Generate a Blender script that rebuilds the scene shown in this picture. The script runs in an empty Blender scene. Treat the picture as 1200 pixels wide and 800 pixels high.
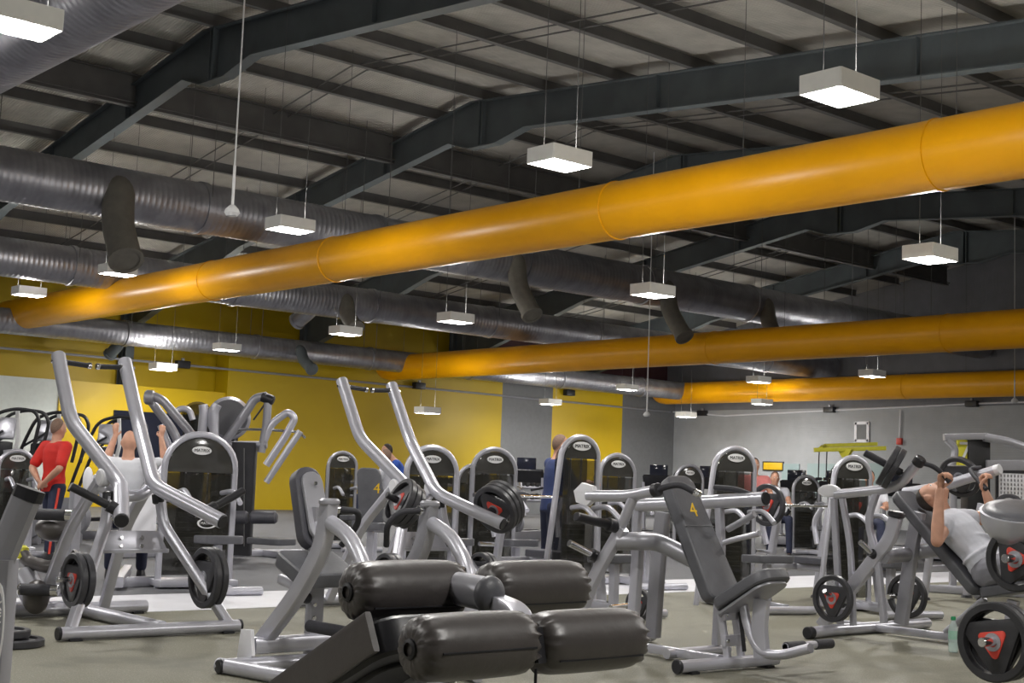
import bpy, bmesh, math, random
from mathutils import Vector, Matrix
random.seed(7)
PI = math.pi
sc = bpy.context.scene
COL = sc.collection
V = Vector

# ------------------------------------------------------------------ camera
# hall axes: X runs across the hall (along the rafters), Y along the ridge, Z up
F_PX = 1600.0
PITCH, ROLL, YAW = math.radians(5.75), math.radians(2.16), math.radians(49.3)
EYE = V((0, 0, 1.2))

def _axes():
    cp, sp = math.cos(PITCH), math.sin(PITCH)
    f, r, u = V((0, cp, sp)), V((1, 0, 0)), V((0, -sp, cp))
    c, s = math.cos(ROLL), math.sin(ROLL)
    r, u = r * c + u * s, u * c - r * s
    xd, yd = V((math.cos(YAW), -math.sin(YAW), 0)), V((math.sin(YAW), math.cos(YAW), 0))
    w = lambda v: V((v.dot(xd), v.dot(yd), v.z))
    return w(r), w(u), w(f)
CR, CU, CF = _axes()
FWD = V((-math.sin(YAW), math.cos(YAW), 0))
RGT = V((math.cos(YAW), math.sin(YAW), 0))

def ray(x, y):
    return CR * ((x - 600) / F_PX) - CU * ((y - 400) / F_PX) + CF
def on_x(x, y, X):
    d = ray(x, y); return EYE + d * (X / d.x)
def on_y(x, y, Y):
    d = ray(x, y); return EYE + d * (Y / d.y)
def on_z(x, y, Z):
    d = ray(x, y); return EYE + d * ((Z - 1.2) / d.z)
def on_d(x, y, D):
    d = ray(x, y); return EYE + d * (D / d.dot(FWD))

cam = bpy.data.cameras.new('camera')
cam.sensor_width = 36
cam.lens = 36 * F_PX / 1200
cam.clip_start = 0.05
cam.clip_end = 200
camo = bpy.data.objects.new('camera', cam)
COL.objects.link(camo)
m = Matrix((CR, CU, -CF)).transposed().to_4x4()
m.translation = EYE
camo.matrix_world = m
sc.camera = camo

# ------------------------------------------------------------------ materials
def mat(name, col, rough=.5, metal=0, spec=.5, var=0, vscale=8, bump=0, bscale=60, emit=None, estr=0, alpha=1, coat=0):
    mt = bpy.data.materials.new(name)
    mt.use_nodes = True
    nt = mt.node_tree
    b = nt.nodes['Principled BSDF']
    b.inputs['Base Color'].default_value = (*col, 1)
    b.inputs['Roughness'].default_value = rough
    b.inputs['Metallic'].default_value = metal
    b.inputs['Specular IOR Level'].default_value = spec
    b.inputs['Alpha'].default_value = alpha
    b.inputs['Coat Weight'].default_value = coat
    if emit:
        b.inputs['Emission Color'].default_value = (*emit, 1)
        b.inputs['Emission Strength'].default_value = estr
    if var or bump:
        tc = nt.nodes.new('ShaderNodeTexCoord')
    if var:
        n = nt.nodes.new('ShaderNodeTexNoise')
        n.inputs['Scale'].default_value = vscale
        n.inputs['Detail'].default_value = 4
        nt.links.new(tc.outputs['Object'], n.inputs['Vector'])
        rp = nt.nodes.new('ShaderNodeValToRGB')
        rp.color_ramp.elements[0].position = .3
        rp.color_ramp.elements[1].position = .7
        rp.color_ramp.elements[0].color = (*[max(0, c * (1 - var)) for c in col], 1)
        rp.color_ramp.elements[1].color = (*[min(1, c * (1 + var)) for c in col], 1)
        nt.links.new(n.outputs['Fac'], rp.inputs['Fac'])
        nt.links.new(rp.outputs['Color'], b.inputs['Base Color'])
    if bump:
        n2 = nt.nodes.new('ShaderNodeTexNoise')
        n2.inputs['Scale'].default_value = bscale
        n2.inputs['Detail'].default_value = 3
        nt.links.new(tc.outputs['Object'], n2.inputs['Vector'])
        bp = nt.nodes.new('ShaderNodeBump')
        bp.inputs['Strength'].default_value = bump
        bp.inputs['Distance'].default_value = .01
        nt.links.new(n2.outputs['Fac'], bp.inputs['Height'])
        nt.links.new(bp.outputs['Normal'], b.inputs['Normal'])
    return mt

def wave_mat(name, col, axis, scale, rough, metal, strength, dist=.02, var=.12, spec=.5):
    """surface with regular ribs across one axis"""
    mt = mat(name, col, rough, metal, spec, var=var, vscale=2.5)
    nt = mt.node_tree
    b = nt.nodes['Principled BSDF']
    tc = nt.nodes.new('ShaderNodeTexCoord')
    w = nt.nodes.new('ShaderNodeTexWave')
    w.bands_direction = axis
    w.inputs['Scale'].default_value = scale
    nt.links.new(tc.outputs['Object'], w.inputs['Vector'])
    bp = nt.nodes.new('ShaderNodeBump')
    bp.inputs['Strength'].default_value = strength
    bp.inputs['Distance'].default_value = dist
    nt.links.new(w.outputs['Fac'], bp.inputs['Height'])
    nt.links.new(bp.outputs['Normal'], b.inputs['Normal'])
    return mt

def floor_mat(name, base, dark, speck, stain=0.0, pale=None):
    mt = mat(name, base, .62)
    nt = mt.node_tree
    N, L = nt.nodes, nt.links
    b = N['Principled BSDF']
    tc = N.new('ShaderNodeTexCoord')
    def noise(scale, detail=3, rough=.5, dist=0):
        n = N.new('ShaderNodeTexNoise')
        n.inputs['Scale'].default_value = scale
        n.inputs['Detail'].default_value = detail
        n.inputs['Roughness'].default_value = rough
        n.inputs['Distortion'].default_value = dist
        L.new(tc.outputs['Object'], n.inputs['Vector'])
        return n
    def ramp(n, a, b_):
        r = N.new('ShaderNodeMapRange')
        r.inputs['From Min'].default_value = a
        r.inputs['From Max'].default_value = b_
        L.new(n.outputs['Fac'], r.inputs['Value'])
        return r
    def mix(fac, A, B):
        mx = N.new('ShaderNodeMix')
        mx.data_type = 'RGBA'
        L.new(fac.outputs[0], mx.inputs['Factor'])
        for s, c in ((6, A), (7, B)):
            if isinstance(c, tuple): mx.inputs[s].default_value = (*c, 1)
            else: L.new(c, mx.inputs[s])
        return mx.outputs[2]
    c = mix(ramp(noise(90, 2), .58, .66), base, speck)
    c = mix(ramp(noise(130, 2), .62, .68), c, dark)
    if stain:
        c = mix(ramp(noise(1.1, 6, .62, .6), .52, .74), c, tuple(x * (1 - stain) for x in base))
    if pale:
        c = mix(ramp(noise(.7, 5, .6, 1.0), .6, .72), c, pale)
    L.new(c, b.inputs['Base Color'])
    bp = N.new('ShaderNodeBump')
    bp.inputs['Strength'].default_value = .15
    bp.inputs['Distance'].default_value = .003
    L.new(noise(160, 2).outputs['Fac'], bp.inputs['Height'])
    L.new(bp.outputs['Normal'], b.inputs['Normal'])
    return mt

M = dict(
    silver=mat('silver painted steel', (.56, .56, .62), .30, .45, .5, var=.05, vscale=5),
    grey_steel=mat('grey painted steel', (.36, .36, .395), .36, .4, var=.06, vscale=5),
    pale_steel=mat('pale cover plastic', (.80, .80, .84), .4, 0, var=.03),
    chrome=mat('chrome', (.78, .78, .80), .16, 1),
    black=mat('black plastic', (.018, .018, .022), .42, 0, var=.2),
    rubber=mat('black rubber', (.02, .02, .023), .55, 0, var=.25, bump=.1, bscale=120),
    rubber_rim=mat('worn rubber rim', (.042, .042, .048), .38, 0, var=.2),
    foam=mat('black foam grip', (.03, .03, .037), .62, 0, var=.2, bump=.25, bscale=180),
    vinyl=mat('dark grey vinyl', (.068, .060, .058), .40, 0, .7, var=.12, bump=.1, bscale=40),
    vinyl_bench=mat('slate vinyl', (.105, .107, .12), .42, 0, var=.1, bump=.1, bscale=50),
    vinyl_side=mat('vinyl side', (.075, .075, .09), .45, 0, var=.1),
    red=mat('red plate insert', (.62, .055, .035), .45, 0, var=.1),
    yellow=mat('yellow paint', (.80, .50, .015), .5, 0, var=.06),
    lime=mat('yellow green paint', (.72, .68, .05), .45, 0, var=.06),
    white=mat('white plastic', (.82, .82, .82), .4, 0, var=.03),
    shroud=mat('smoked shroud', (.030, .029, .024), .06, 0, .7, alpha=.55),
    shroud_cap=mat('grey shroud cap', (.05, .049, .045), .10, 0, .7, var=.08),
    dark_stack=mat('dark stack', (.03, .03, .032), .4, .4, var=.3, vscale=4),
    duct=mat('galvanised duct', (.36, .36, .39), .40, .8, var=.18, vscale=3),
    rafter=mat('dark painted rafter', (.095, .112, .12), .55, 0, var=.15, vscale=2),
    purlin=mat('grey purlin', (.125, .122, .118), .5, .1, var=.15, vscale=2),
    cable=mat('steel cable', (.11, .11, .11), .6, 0),
    lamp_box=mat('lamp housing with added glow', (.86, .85, .80), .5, 0, var=.03, emit=(1, .97, .9), estr=.05),  # faint emission stands in for light falling on it from neighbouring lamps
    lamp=mat('lamp panel', (1, 1, 1), .5, emit=(1, .985, .95), estr=34),
    skin=mat('skin', (.58, .31, .21), .55, 0, var=.1, vscale=14),
    hair_dark=mat('dark hair', (.035, .026, .02), .7, 0, var=.3, vscale=60),
    hair_short=mat('cropped hair', (.20, .125, .09), .7, 0, var=.2, vscale=60),
    shirt_grey=mat('grey marl cotton', (.56, .57, .63), .85, 0, var=.1, vscale=9, bump=.35, bscale=14),
    shirt_white=mat('white cotton', (.74, .75, .80), .85, 0, var=.05, bump=.35, bscale=14),
    shirt_red=mat('red jersey', (.62, .022, .015), .75, 0, var=.1, bump=.3, bscale=14),
    shirt_blue=mat('navy cotton', (.035, .055, .16), .8, 0, var=.15),
    shirt_cobalt=mat('cobalt cotton', (.03, .09, .42), .8, 0, var=.1),
    shirt_pink=mat('pink cotton', (.75, .25, .24), .8, 0, var=.1),
    navy=mat('navy cloth', (.02, .025, .055), .8, 0, var=.2),
    shorts=mat('grey shorts cloth', (.22, .22, .25), .85, 0, var=.12, bump=.3, bscale=14),
)

# ------------------------------------------------------------------ object plumbing
ROOTS = {}
def root_of(o):
    while o.parent: o = o.parent
    return o
def setp(o, label, cat, group=None, kind=None):
    if label: o['label'] = label
    if cat: o['category'] = cat
    if group: o['group'] = group
    if kind: o['kind'] = kind
    return o
def thing(name, label, cat, loc, group=None, rot=None):
    o = bpy.data.objects.new(name, None)
    o.empty_display_size = .2
    COL.objects.link(o)
    o.location = loc
    if rot: o.rotation_euler = rot
    o['_world'] = 0
    return setp(o, label, cat, group)

class MB:
    """collects shapes, then becomes ONE mesh object"""
    def __init__(s): s.bm = bmesh.new()
    # -- sweep of a section along a path with rounded corners
    def tube(s, pts, r, seg=12, fil=.06, caps=True, r2=None, sec=None, up=None, taper=None, steps=5):
        P = [V(p) for p in pts]
        path = []
        for i, p in enumerate(P):
            if i in (0, len(P) - 1) or fil <= 0:
                path.append(p); continue
            a, b = (P[i-1] - p), (P[i+1] - p)
            la, lb = a.length, b.length
            d = min(fil, la * .45, lb * .45)
            p0, p1 = p + a * (d / la), p + b * (d / lb)
            for k in range(steps + 1):
                t = k / steps
                path.append(p0 * (1-t)**2 + p * 2*t*(1-t) + p1 * t*t)
        if r2 is None: r2 = r
        if sec is None:
            sec = [(math.cos(2*PI*k/seg), math.sin(2*PI*k/seg)) for k in range(seg)]
        n = len(sec)
        T = []
        for i in range(len(path)):
            a = path[min(i+1, len(path)-1)] - path[max(i-1, 0)]
            T.append(a.normalized())
        ref = V(up) if up else (V((0, 0, 1)) if abs(T[0].z) < .9 else V((1, 0, 0)))
        x = (ref - T[0] * ref.dot(T[0])).normalized()
        rings = []
        for i, p in enumerate(path):
            t = T[i]
            x = (x - t * x.dot(t)).normalized()
            y = t.cross(x)
            k = 1 if taper is None else taper[0] + (taper[1] - taper[0]) * i / (len(path) - 1)
            rings.append([s.bm.verts.new(p + x * (c * r * k) + y * (d * r2 * k)) for c, d in sec])
        for A, B in zip(rings, rings[1:]):
            for k in range(n):
                s.bm.faces.new((A[k], A[(k+1) % n], B[(k+1) % n], B[k]))
        if caps:
            s.bm.faces.new(rings[0][::-1]); s.bm.faces.new(rings[-1])
        return s
    def bar(s, pts, w, h, up=(0, 0, 1), fil=.05, rad=.25):
        """rectangular tube with softened corners; w along up, h across"""
        q = []
        for cx, cy, a0 in ((1, 1, 0), (-1, 1, 90), (-1, -1, 180), (1, -1, 270)):
            for da in (0, 45, 90):
                a = math.radians(a0 + da)
                q.append((cx * (1 - rad) + rad * math.cos(a), cy * (1 - rad) + rad * math.sin(a)))
        return s.tube(pts, w / 2, r2=h / 2, sec=q, up=up, fil=fil)
    def lathe(s, c, axis, prof, seg=24, closed=False):
        """prof: (distance along axis, radius)"""
        c, a = V(c), V(axis).normalized()
        x = a.orthogonal().normalized(); y = a.cross(x)
        rings = []
        for h, r in prof:
            if r < 1e-5: rings.append([s.bm.verts.new(c + a * h)])
            else: rings.append([s.bm.verts.new(c + a*h + x*(r*math.cos(2*PI*k/seg)) + y*(r*math.sin(2*PI*k/seg))) for k in range(seg)])
        pr = list(zip(rings, rings[1:]))
        if closed: pr.append((rings[-1], rings[0]))
        for A, B in pr:
            for k in range(seg):
                k2 = (k + 1) % seg
                if len(A) == 1 and len(B) == 1: continue
                if len(A) == 1: s.bm.faces.new((A[0], B[k2], B[k]))
                elif len(B) == 1: s.bm.faces.new((A[k], A[k2], B[0]))
                else: s.bm.faces.new((A[k], A[k2], B[k2], B[k]))
        return s
    def cyl(s, p0, p1, r, r1=None, seg=16, bev=0):
        p0, p1 = V(p0), V(p1)
        L = (p1 - p0).length
        r1 = r if r1 is None else r1
        b = min(bev, L * .45, r * .9)
        pr = [(0, 0), (0, r - b), (b, r), (L - b, r1), (L, r1 - b), (L, 0)] if b else [(0, 0), (0, r), (L, r1), (L, 0)]
        return s.lathe(p0, p1 - p0, pr, seg)
    def ball(s, c, r, rx=None, seg=16, rot=None):
        mm = Matrix.Translation(V(c)) @ (rot.to_4x4() if rot else Matrix()) @ Matrix.Diagonal((*(rx or (r, r, r)), 1))
        bmesh.ops.create_uvsphere(s.bm, u_segments=seg, v_segments=max(6, seg * 2 // 3), radius=1, matrix=mm)
        return s
    def box(s, c, size, rot=None, bev=0.0, segs=2):
        mm = Matrix.Translation(V(c)) @ (rot.to_4x4() if rot else Matrix()) @ Matrix.Diagonal((*size, 1))
        r = bmesh.ops.create_cube(s.bm, size=1, matrix=mm)
        if bev:
            es = list({e for v in r['verts'] for e in v.link_edges})
            bmesh.ops.bevel(s.bm, geom=es, offset=bev, segments=segs, affect='EDGES', profile=.6)
        return s
    def prism(s, poly, ext, bev=0, segs=2):
        """poly: coplanar points, extruded both ways along ext/2"""
        e = V(ext)
        A = [s.bm.verts.new(V(p) - e / 2) for p in poly]
        B = [s.bm.verts.new(V(p) + e / 2) for p in poly]
        n = len(A)
        f = [s.bm.faces.new(A[::-1]), s.bm.faces.new(B)]
        for k in range(n): f.append(s.bm.faces.new((A[k], A[(k+1) % n], B[(k+1) % n], B[k])))
        if bev:
            es = list({ed for ff in f[:2] for ed in ff.edges})
            bmesh.ops.bevel(s.bm, geom=es, offset=bev, segments=segs, affect='EDGES', profile=.6)
        return s
    def pad(s, p0, p1, wdir, w, t, rad=.05, bev=.02, w1=None):
        """upholstered pad from p0 to p1, width w along wdir, thickness t"""
        p0, p1, wd = V(p0), V(p1), V(wdir).normalized()
        u = (p1 - p0); L = u.length; u.normalize()
        nrm = u.cross(wd).normalized()
        w1 = w if w1 is None else w1
        pts = []
        for cu, cv, a0 in ((1, 1, 0), (0, 1, 90), (0, -1, 180), (1, -1, 270)):
            hw = (w1 if cu else w) / 2
            cx, cy = (L - rad if cu else rad), cv * (hw - rad)
            for k in range(5):
                a = math.radians(a0 + 22.5 * k)
                pts.append(p0 + u * (cx + rad * math.cos(a)) + wd * (cy + rad * math.sin(a)))
        return s.prism(pts, nrm * t, bev, 3)
    def done(s, name, m, parent=None, label=None, smooth=35, local=False, kind=None):
        bm = s.bm
        bmesh.ops.recalc_face_normals(bm, faces=bm.faces)
        if parent is not None and not local:
            r = root_of(parent)
            bm.transform((Matrix.LocRotScale(r.location, r.rotation_euler, None)).inverted())
        me = bpy.data.meshes.new(name)
        bm.to_mesh(me); bm.free()
        me.materials.append(M[m] if isinstance(m, str) else m)
        if smooth:
            me.polygons.foreach_set('use_smooth', [True] * len(me.polygons))
            me.set_sharp_from_angle(angle=math.radians(smooth))
        o = bpy.data.objects.new(name, me)
        COL.objects.link(o)
        if parent is not None: o.parent = parent
        if label: o['label'] = label
        if kind: o['kind'] = kind
        return o

def copy_tree(o, parent=None, **kw):
    c = o.copy()
    COL.objects.link(c)
    if parent is not None: c.parent = parent
    for ch in list(o.children): copy_tree(ch, c)
    return c
def clone(root, delta, label, group=None):
    c = copy_tree(root)
    c.location = root.location + V(delta)
    c['label'] = label
    if group: c['group'] = group
    return c

def text_part(name, body, size, pos, xdir, updir, m, parent, depth=.002):
    cu = bpy.data.curves.new(name, 'FONT')
    cu.body = body; cu.size = size; cu.extrude = depth
    cu.align_x = 'CENTER'; cu.align_y = 'CENTER'
    t = bpy.data.objects.new(name, cu)
    COL.objects.link(t)
    dg = bpy.context.evaluated_depsgraph_get()
    me = bpy.data.meshes.new_from_object(t.evaluated_get(dg))
    bpy.data.objects.remove(t); bpy.data.curves.remove(cu)
    x, y = V(xdir).normalized(), V(updir)
    z = x.cross(y).normalized(); y = z.cross(x)
    mm = Matrix((x, y, z)).transposed().to_4x4(); mm.translation = V(pos)
    me.transform(mm)
    if parent is not None:
        r = root_of(parent)
        me.transform(Matrix.LocRotScale(r.location, r.rotation_euler, None).inverted())
    me.materials.clear(); me.materials.append(M[m])
    me.name = name
    o = bpy.data.objects.new(name, me)
    COL.objects.link(o)
    o.parent = parent
    return o

def solid(shapes, voxel, smooth, name, m, parent, label=None, world=True, sub=0):
    """fuse overlapping closed shapes into one continuous skin"""
    me = bpy.data.meshes.new('tmp'); shapes.bm.to_mesh(me); shapes.bm.free()
    o = bpy.data.objects.new('tmp', me); COL.objects.link(o)
    r = o.modifiers.new('r', 'REMESH'); r.mode = 'VOXEL'; r.voxel_size = voxel
    s = o.modifiers.new('s', 'SMOOTH'); s.factor = .5; s.iterations = smooth
    dg = bpy.context.evaluated_depsgraph_get()
    res = bpy.data.meshes.new_from_object(o.evaluated_get(dg))
    bpy.data.objects.remove(o); bpy.data.meshes.remove(me)
    if parent is not None and world:
        rt = root_of(parent)
        res.transform(Matrix.LocRotScale(rt.location, rt.rotation_euler, None).inverted())
    res.name = name
    res.materials.clear(); res.materials.append(M[m])
    res.polygons.foreach_set('use_smooth', [True] * len(res.polygons))
    ob = bpy.data.objects.new(name, res); COL.objects.link(ob)
    if parent is not None: ob.parent = parent
    if label: ob['label'] = label
    return ob
EXPOSURE = 0.02
# ------------------------------------------------------------------ the hall
M['floor_near'] = floor_mat('speckled rubber floor', (.175, .169, .126), (.05, .05, .04), (.29, .28, .23), stain=.42, pale=(.235, .228, .195))
M['floor_far'] = floor_mat('blue grey rubber floor', (.105, .107, .118), (.04, .04, .045), (.18, .18, .19), stain=.25)
M['stripe'] = mat('white floor paint', (.68, .68, .72), .5, 0, var=.05, vscale=3)
M['wall_yellow'] = mat('yellow wall paint', (.50, .345, .0), .5, 0, var=.06, vscale=.6)
M['wall_yellow2'] = mat('bright yellow panel', (.64, .43, .0), .45, 0, var=.05, vscale=.8)
M['wall_grey'] = wave_mat('grey block wall', (.40, .415, .43), 'Z', 4.0, .7, 0, .12, .01, .06)
M['wall_dark'] = mat('dark grey wall', (.17, .175, .18), .6, 0, var=.06)
M['wall_upper'] = wave_mat('grey cladding', (.19, .195, .215), 'X', 6, .6, 0, .3, .02, .08)
M['wall_white'] = mat('pale wall', (.66, .70, .66), .6, 0, var=.04)
M['maroon'] = mat('maroon band', (.07, .025, .03), .6, 0, var=.1)
M['sheet'] = wave_mat('ribbed roof sheet', (.43, .41, .365), 'Y', 5.5, .55, 0, .55, .03, .14)
M['tube'] = mat('yellow fabric duct', (.96, .43, .0), .36, 0, .4, var=.06, vscale=1.2, bump=.05, bscale=6)
M['dark_glass'] = mat('dark glass', (.02, .022, .035), .1, 0, .6)

XW, YG, XR = -37.3, 39.9, -21.4        # far side wall, gable wall, ridge
ZT = 8.86                               # rafter top at the ridge
def roof_z(x):                          # top of the rafters
    return ZT + (x - XR) * .153 if x < XR else ZT - (x - XR) * .092

def structure(name, mb, m, smooth=0):
    return setp(mb.done(name, m, None, smooth=smooth), None, None, kind='structure')

structure('floor', MB().box((-1.3, 16, -.05), (18.5, 52, .1)), 'floor_near')            # speckled rubber by the plate machines
structure('floor_stripe', MB().box((-11.25, 16, -.046), (1.4, 52, .1)), 'stripe')
structure('floor_aisle', MB().box((-24.8, 16, -.05), (25.7, 52, .1)), 'floor_far')
# side wall and its painted bands
def wall_piece(name, y0, y1, z0, z1, m, x=XW, t=.3):
    structure(name, MB().box((x - t / 2, (y0 + y1) / 2, (z0 + z1) / 2), (t, y1 - y0, z1 - z0)), m)
wall_piece('wall_side', -8, 31.0, 0, 7.0, 'wall_yellow')
wall_piece('wall_side_liner', 20.2, 31.0, 0, 5.0, 'wall_yellow', x=-36.45, t=.75)
wall_piece('wall_side_panel', 31.0, 33.4, 0, 4.75, 'wall_dark', x=-36.45, t=.75)
wall_piece('wall_side_yellow_panel', 33.4, 37.0, 0, 4.75, 'wall_yellow2', x=-36.45, t=.75)
wall_piece('wall_side_end_panel', 37.0, 40.2, 0, 4.75, 'wall_dark', x=-36.45, t=.75)
wall_piece('wall_side_band', 31.0, 40.2, 4.75, 7.0, 'maroon', x=-36.9)
wall_piece('wall_partition', -8, 15.1, 0, 3.45, 'wall_white', x=-36.6, t=.6)
wall_piece('wall_partition_yellow', 15.1, 20.2, 0, 3.45, 'wall_yellow2', x=-36.55, t=.65)
wall_piece('window_1', 16.7, 20.1, 1.25, 2.72, 'dark_glass', x=-36.5, t=.08)
# gable wall: block work below, cladding above
structure('wall_gable', MB().box((-14.4, YG + .15, 2.05), (46, .3, 4.1)), 'wall_grey')
structure('wall_gable_cladding', MB().box((-14.4, YG + .18, 7.0), (46, .3, 5.8)), 'wall_upper')
structure('wall_near', MB().box((7.9, 16, 4.5), (.3, 52, 9)), 'wall_dark')
structure('wall_front', MB().box((-14.4, -9.9, 4.5), (46, .3, 9)), 'wall_dark')
# roof sheets
for nm, x0, x1 in (('ceiling', XR, -37.6), ('ceiling_slope', XR, 8.1)):
    z0, z1 = roof_z(XR) + .24, roof_z(x1) + .24
    structure(nm, MB().prism([(x0, 15, z0), (x1, 15, z1), (x1, 15, z1 + .08), (x0, 15, z0 + .08)], (0, 50.2, 0)), 'sheet')
# portal frames: I section rafters with haunches, columns
def i_section(top, bot, y, mb, tw=.22, tf=.024, tweb=.016):
    """top / bot: matching lists of (x, z); web plus two flanges"""
    mb.prism([(x, y, z) for x, z in top] + [(x, y, z) for x, z in reversed(bot)], (0, tweb, 0))
    for ln in (top, bot):
        for (xa, za), (xb, zb) in zip(ln, ln[1:]):
            mb.prism([(xa, y, za), (xb, y, zb), (xb, y, zb - tf), (xa, y, za - tf)], (0, tw, 0))
FY = (-1.0, 5.05, 11.08, 17.15, 23.2, 29.25, 35.3)
for y in FY:
    mb = MB()
    xs = (-37.0, -30.6, -22.1, -21.4, -20.55, -19.7, 6.0)
    top = [(x, roof_z(x)) for x in (-37.0, -30.6, -22.1, XR, -20.55, -19.7, 6.0)]
    bot = [(-37.0, 5.0), (-30.6, roof_z(-30.6) - .62), (-22.1, roof_z(-22.1) - .64), (-21.45, 7.90), (-20.6, 7.88), (-19.7, roof_z(-19.7) - .64), (6.0, roof_z(6) - .56)]
    i_section(top, bot, y, mb)
    for x in (-21.1, -21.0):
        mb.box((x, y, 8.36), (.03, .24, .95))
    # stiffeners along the rafter
    for x in (-28.0, -24.4, -16.2, -11.0, -6.0):
        mb.box((x, y, roof_z(x) - .31), (.016, .2, .58))
    structure('roof_rafter', mb, 'rafter')
    if y < 38:
        c = MB()
        c.box((-36.95, y, 3.2), (.02, .26, 6.4)).box((-36.72, y, 2.55), (.024, .26, 5.1)).box((-37.18, y, 3.2), (.024, .26, 6.4))
        c.box((-36.95, y, 2.6), (.46, .02, 5.2))
        structure('wall_column', c, 'rafter')
# purlins (Z section) and the deeper ridge side beams
def purlin(x, deep=False):
    z = roof_z(x)
    mb = MB()
    if deep:
        mb.box((x, 15.2, z - .12), (.02, 48.4, .62)).box((x, 15.2, z - .42), (.15, 48.4, .03)).box((x, 15.2, z + .18), (.15, 48.4, .03))
        mb.box((x + .1, 15.2, z - .36), (.03, 48.4, .03))
    else:
        mb.box((x, 15.2, z + .12), (.02, 48.4, .24)).box((x + .05, 15.2, z + .01), (.1, 48.4, .02)).box((x - .05, 15.2, z + .23), (.1, 48.4, .02))
    structure('roof_purlin', mb, 'purlin')
for x in (-36.5, -34.7, -33.0, -31.2, -29.4, -27.7, -26.0, -22.6, -21.1, -19.25, -17.35, -15.45, -13.6, -11.7, -9.8, -7.9, -6.0, -4.1, -2.2, -.3, 1.6, 3.5):
    purlin(x)
purlin(-24.2, True)
# sag bars between the purlins, one line per bay
for y in (2.0, 8.1, 14.1, 20.2, 26.2, 32.3):
    mb = MB()
    for dy in (0, .35):
        for xa, xb in ((-36.5, XR), (XR, 3)):
            mb.tube([(xa, y + dy, roof_z(xa) + .06), (xb, y + dy, roof_z(xb) + .06)], .016, seg=6)
    structure('roof_tie_bar', mb, 'purlin')
# conduit round the hall at about four metres
mb = MB().tube([(-36.4, -8, 4.22), (-36.4, 20, 4.15), (-36.4, 39.6, 4.05)], .035, seg=8)
structure('wall_conduit', mb, 'grey_steel')
pts = [on_y(x, y, YG - .06) for x, y in ((768, 481), (850, 487), (972, 481), (1140, 473), (1200, 471))]
structure('wall_conduit', MB().tube([*pts, (8, YG - .06, 4.3)], .03, seg=8, fil=.02), 'pale_steel')

def emergency(px, py, plane, label):
    p = on_x(px, py, -36.3) if plane == 'x' else on_y(px, py, YG - .12)
    t = thing('emergency_light', label, 'emergency light', p, 'black emergency lights on the wall conduit')
    MB().box(p, (.22, .42, .22) if plane == 'x' else (.42, .2, .2), bev=.03).done('housing', 'black', t)
    MB().box(p + V((0, 0, .14)), (.08, .08, .1), bev=.01).done('bracket', 'grey_steel', t)
emergency(214, 427, 'x', 'black emergency light on the conduit of the yellow wall beside a hanging lamp')
emergency(491, 452, 'x', 'black emergency light on the yellow wall just under the middle yellow tube')
emergency(667, 460, 'x', 'black emergency light on the tall yellow panel near the corner')
emergency(823, 484, 'y', 'black emergency light on the grey end wall next to the corner')
emergency(972, 480, 'y', 'black emergency light on the grey end wall above the square frame')
emergency(1139, 473, 'y', 'black emergency light on the grey end wall above the cable frame')

t = thing('wall_frame', 'square pale frame hanging on the grey end wall', 'picture frame', on_y(1010, 506, YG - .03))
c = on_y(1010, 506, YG - .03)
w = .95 * (on_y(1018, 506, YG) - on_y(1003, 506, YG)).x / 2
mb = MB()
for sx, sz, lx, lz in ((0, 1, 1, .09), (0, -1, 1, .09), (1, 0, .09, 1), (-1, 0, .09, 1)):
    mb.box(c + V((sx * w, 0, sz * w * 1.25)), (2 * w * lx + .05, .05, 2.5 * w * lz + .05))
mb.done('frame_edge', 'pale_steel', t, smooth=0)
MB().box(c, (2 * w, .03, 2.5 * w)).done('board', 'wall_dark', t, smooth=0)
c = on_y(1054, 517, YG - .05)
t = thing('call_point', 'small red fire call point under a conduit on the grey end wall', 'call point', c)
MB().box(c, (.2, .1, .22), bev=.02).done('housing', 'red', t)
MB().tube([c + V((0, 0, .1)), c + V((.04, 0, 1.05))], .025, seg=8).done('conduit', 'pale_steel', t)

# ------------------------------------------------------------------ yellow fabric ducts
def fabric_duct(y, z, r, x0, label, seams, dome=True):
    t = thing('fabric_duct', label, 'air duct', (x0, y, z), 'yellow fabric ducts under the roof')
    L = 7.0 - x0
    prof = [(0, 0), (.02, r * .35), (.1, r * .66), (.28, r * .88), (.6, r)] if dome else [(0, 0), (0, r)]
    n = 40
    prof += [(.8 + (L - .8) * k / n, r * (1 - .006 * (k % 2))) for k in range(n + 1)] + [(L, 0)]
    MB().lathe((x0, y, z), (1, 0, 0), prof, 48).done('fabric_sleeve', 'tube', t, smooth=60)
    for x in seams:
        MB().lathe((x, y, z), (1, 0, 0), [(-.02, r * .99), (-.012, r + .012), (.012, r + .012), (.02, r * .99)], 48).done('seam', 'tube', t)
    x = x0 + 1.2
    while x < 6:
        MB().tube([(x, y, z + r), (x, y, min(roof_z(x), z + r + 3.6))], .005, seg=5).done('suspension_cable', 'cable', t, smooth=0)
        x += 3.0
    return t
fabric_duct(13.2, 4.95, .40, -36.2, 'long yellow fabric duct crossing closest to the camera', (-24.6, -20.2, -13.2, -8.2))
fabric_duct(25.5, 4.59, .40, -36.1, 'middle yellow fabric duct reaching the yellow wall', (-22, -15.6))
fabric_duct(38.4, 4.65, .40, max(-36.1, on_y(714, 462, 38.4).x), 'short yellow fabric duct along the grey end wall', (-25, -14))

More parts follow.
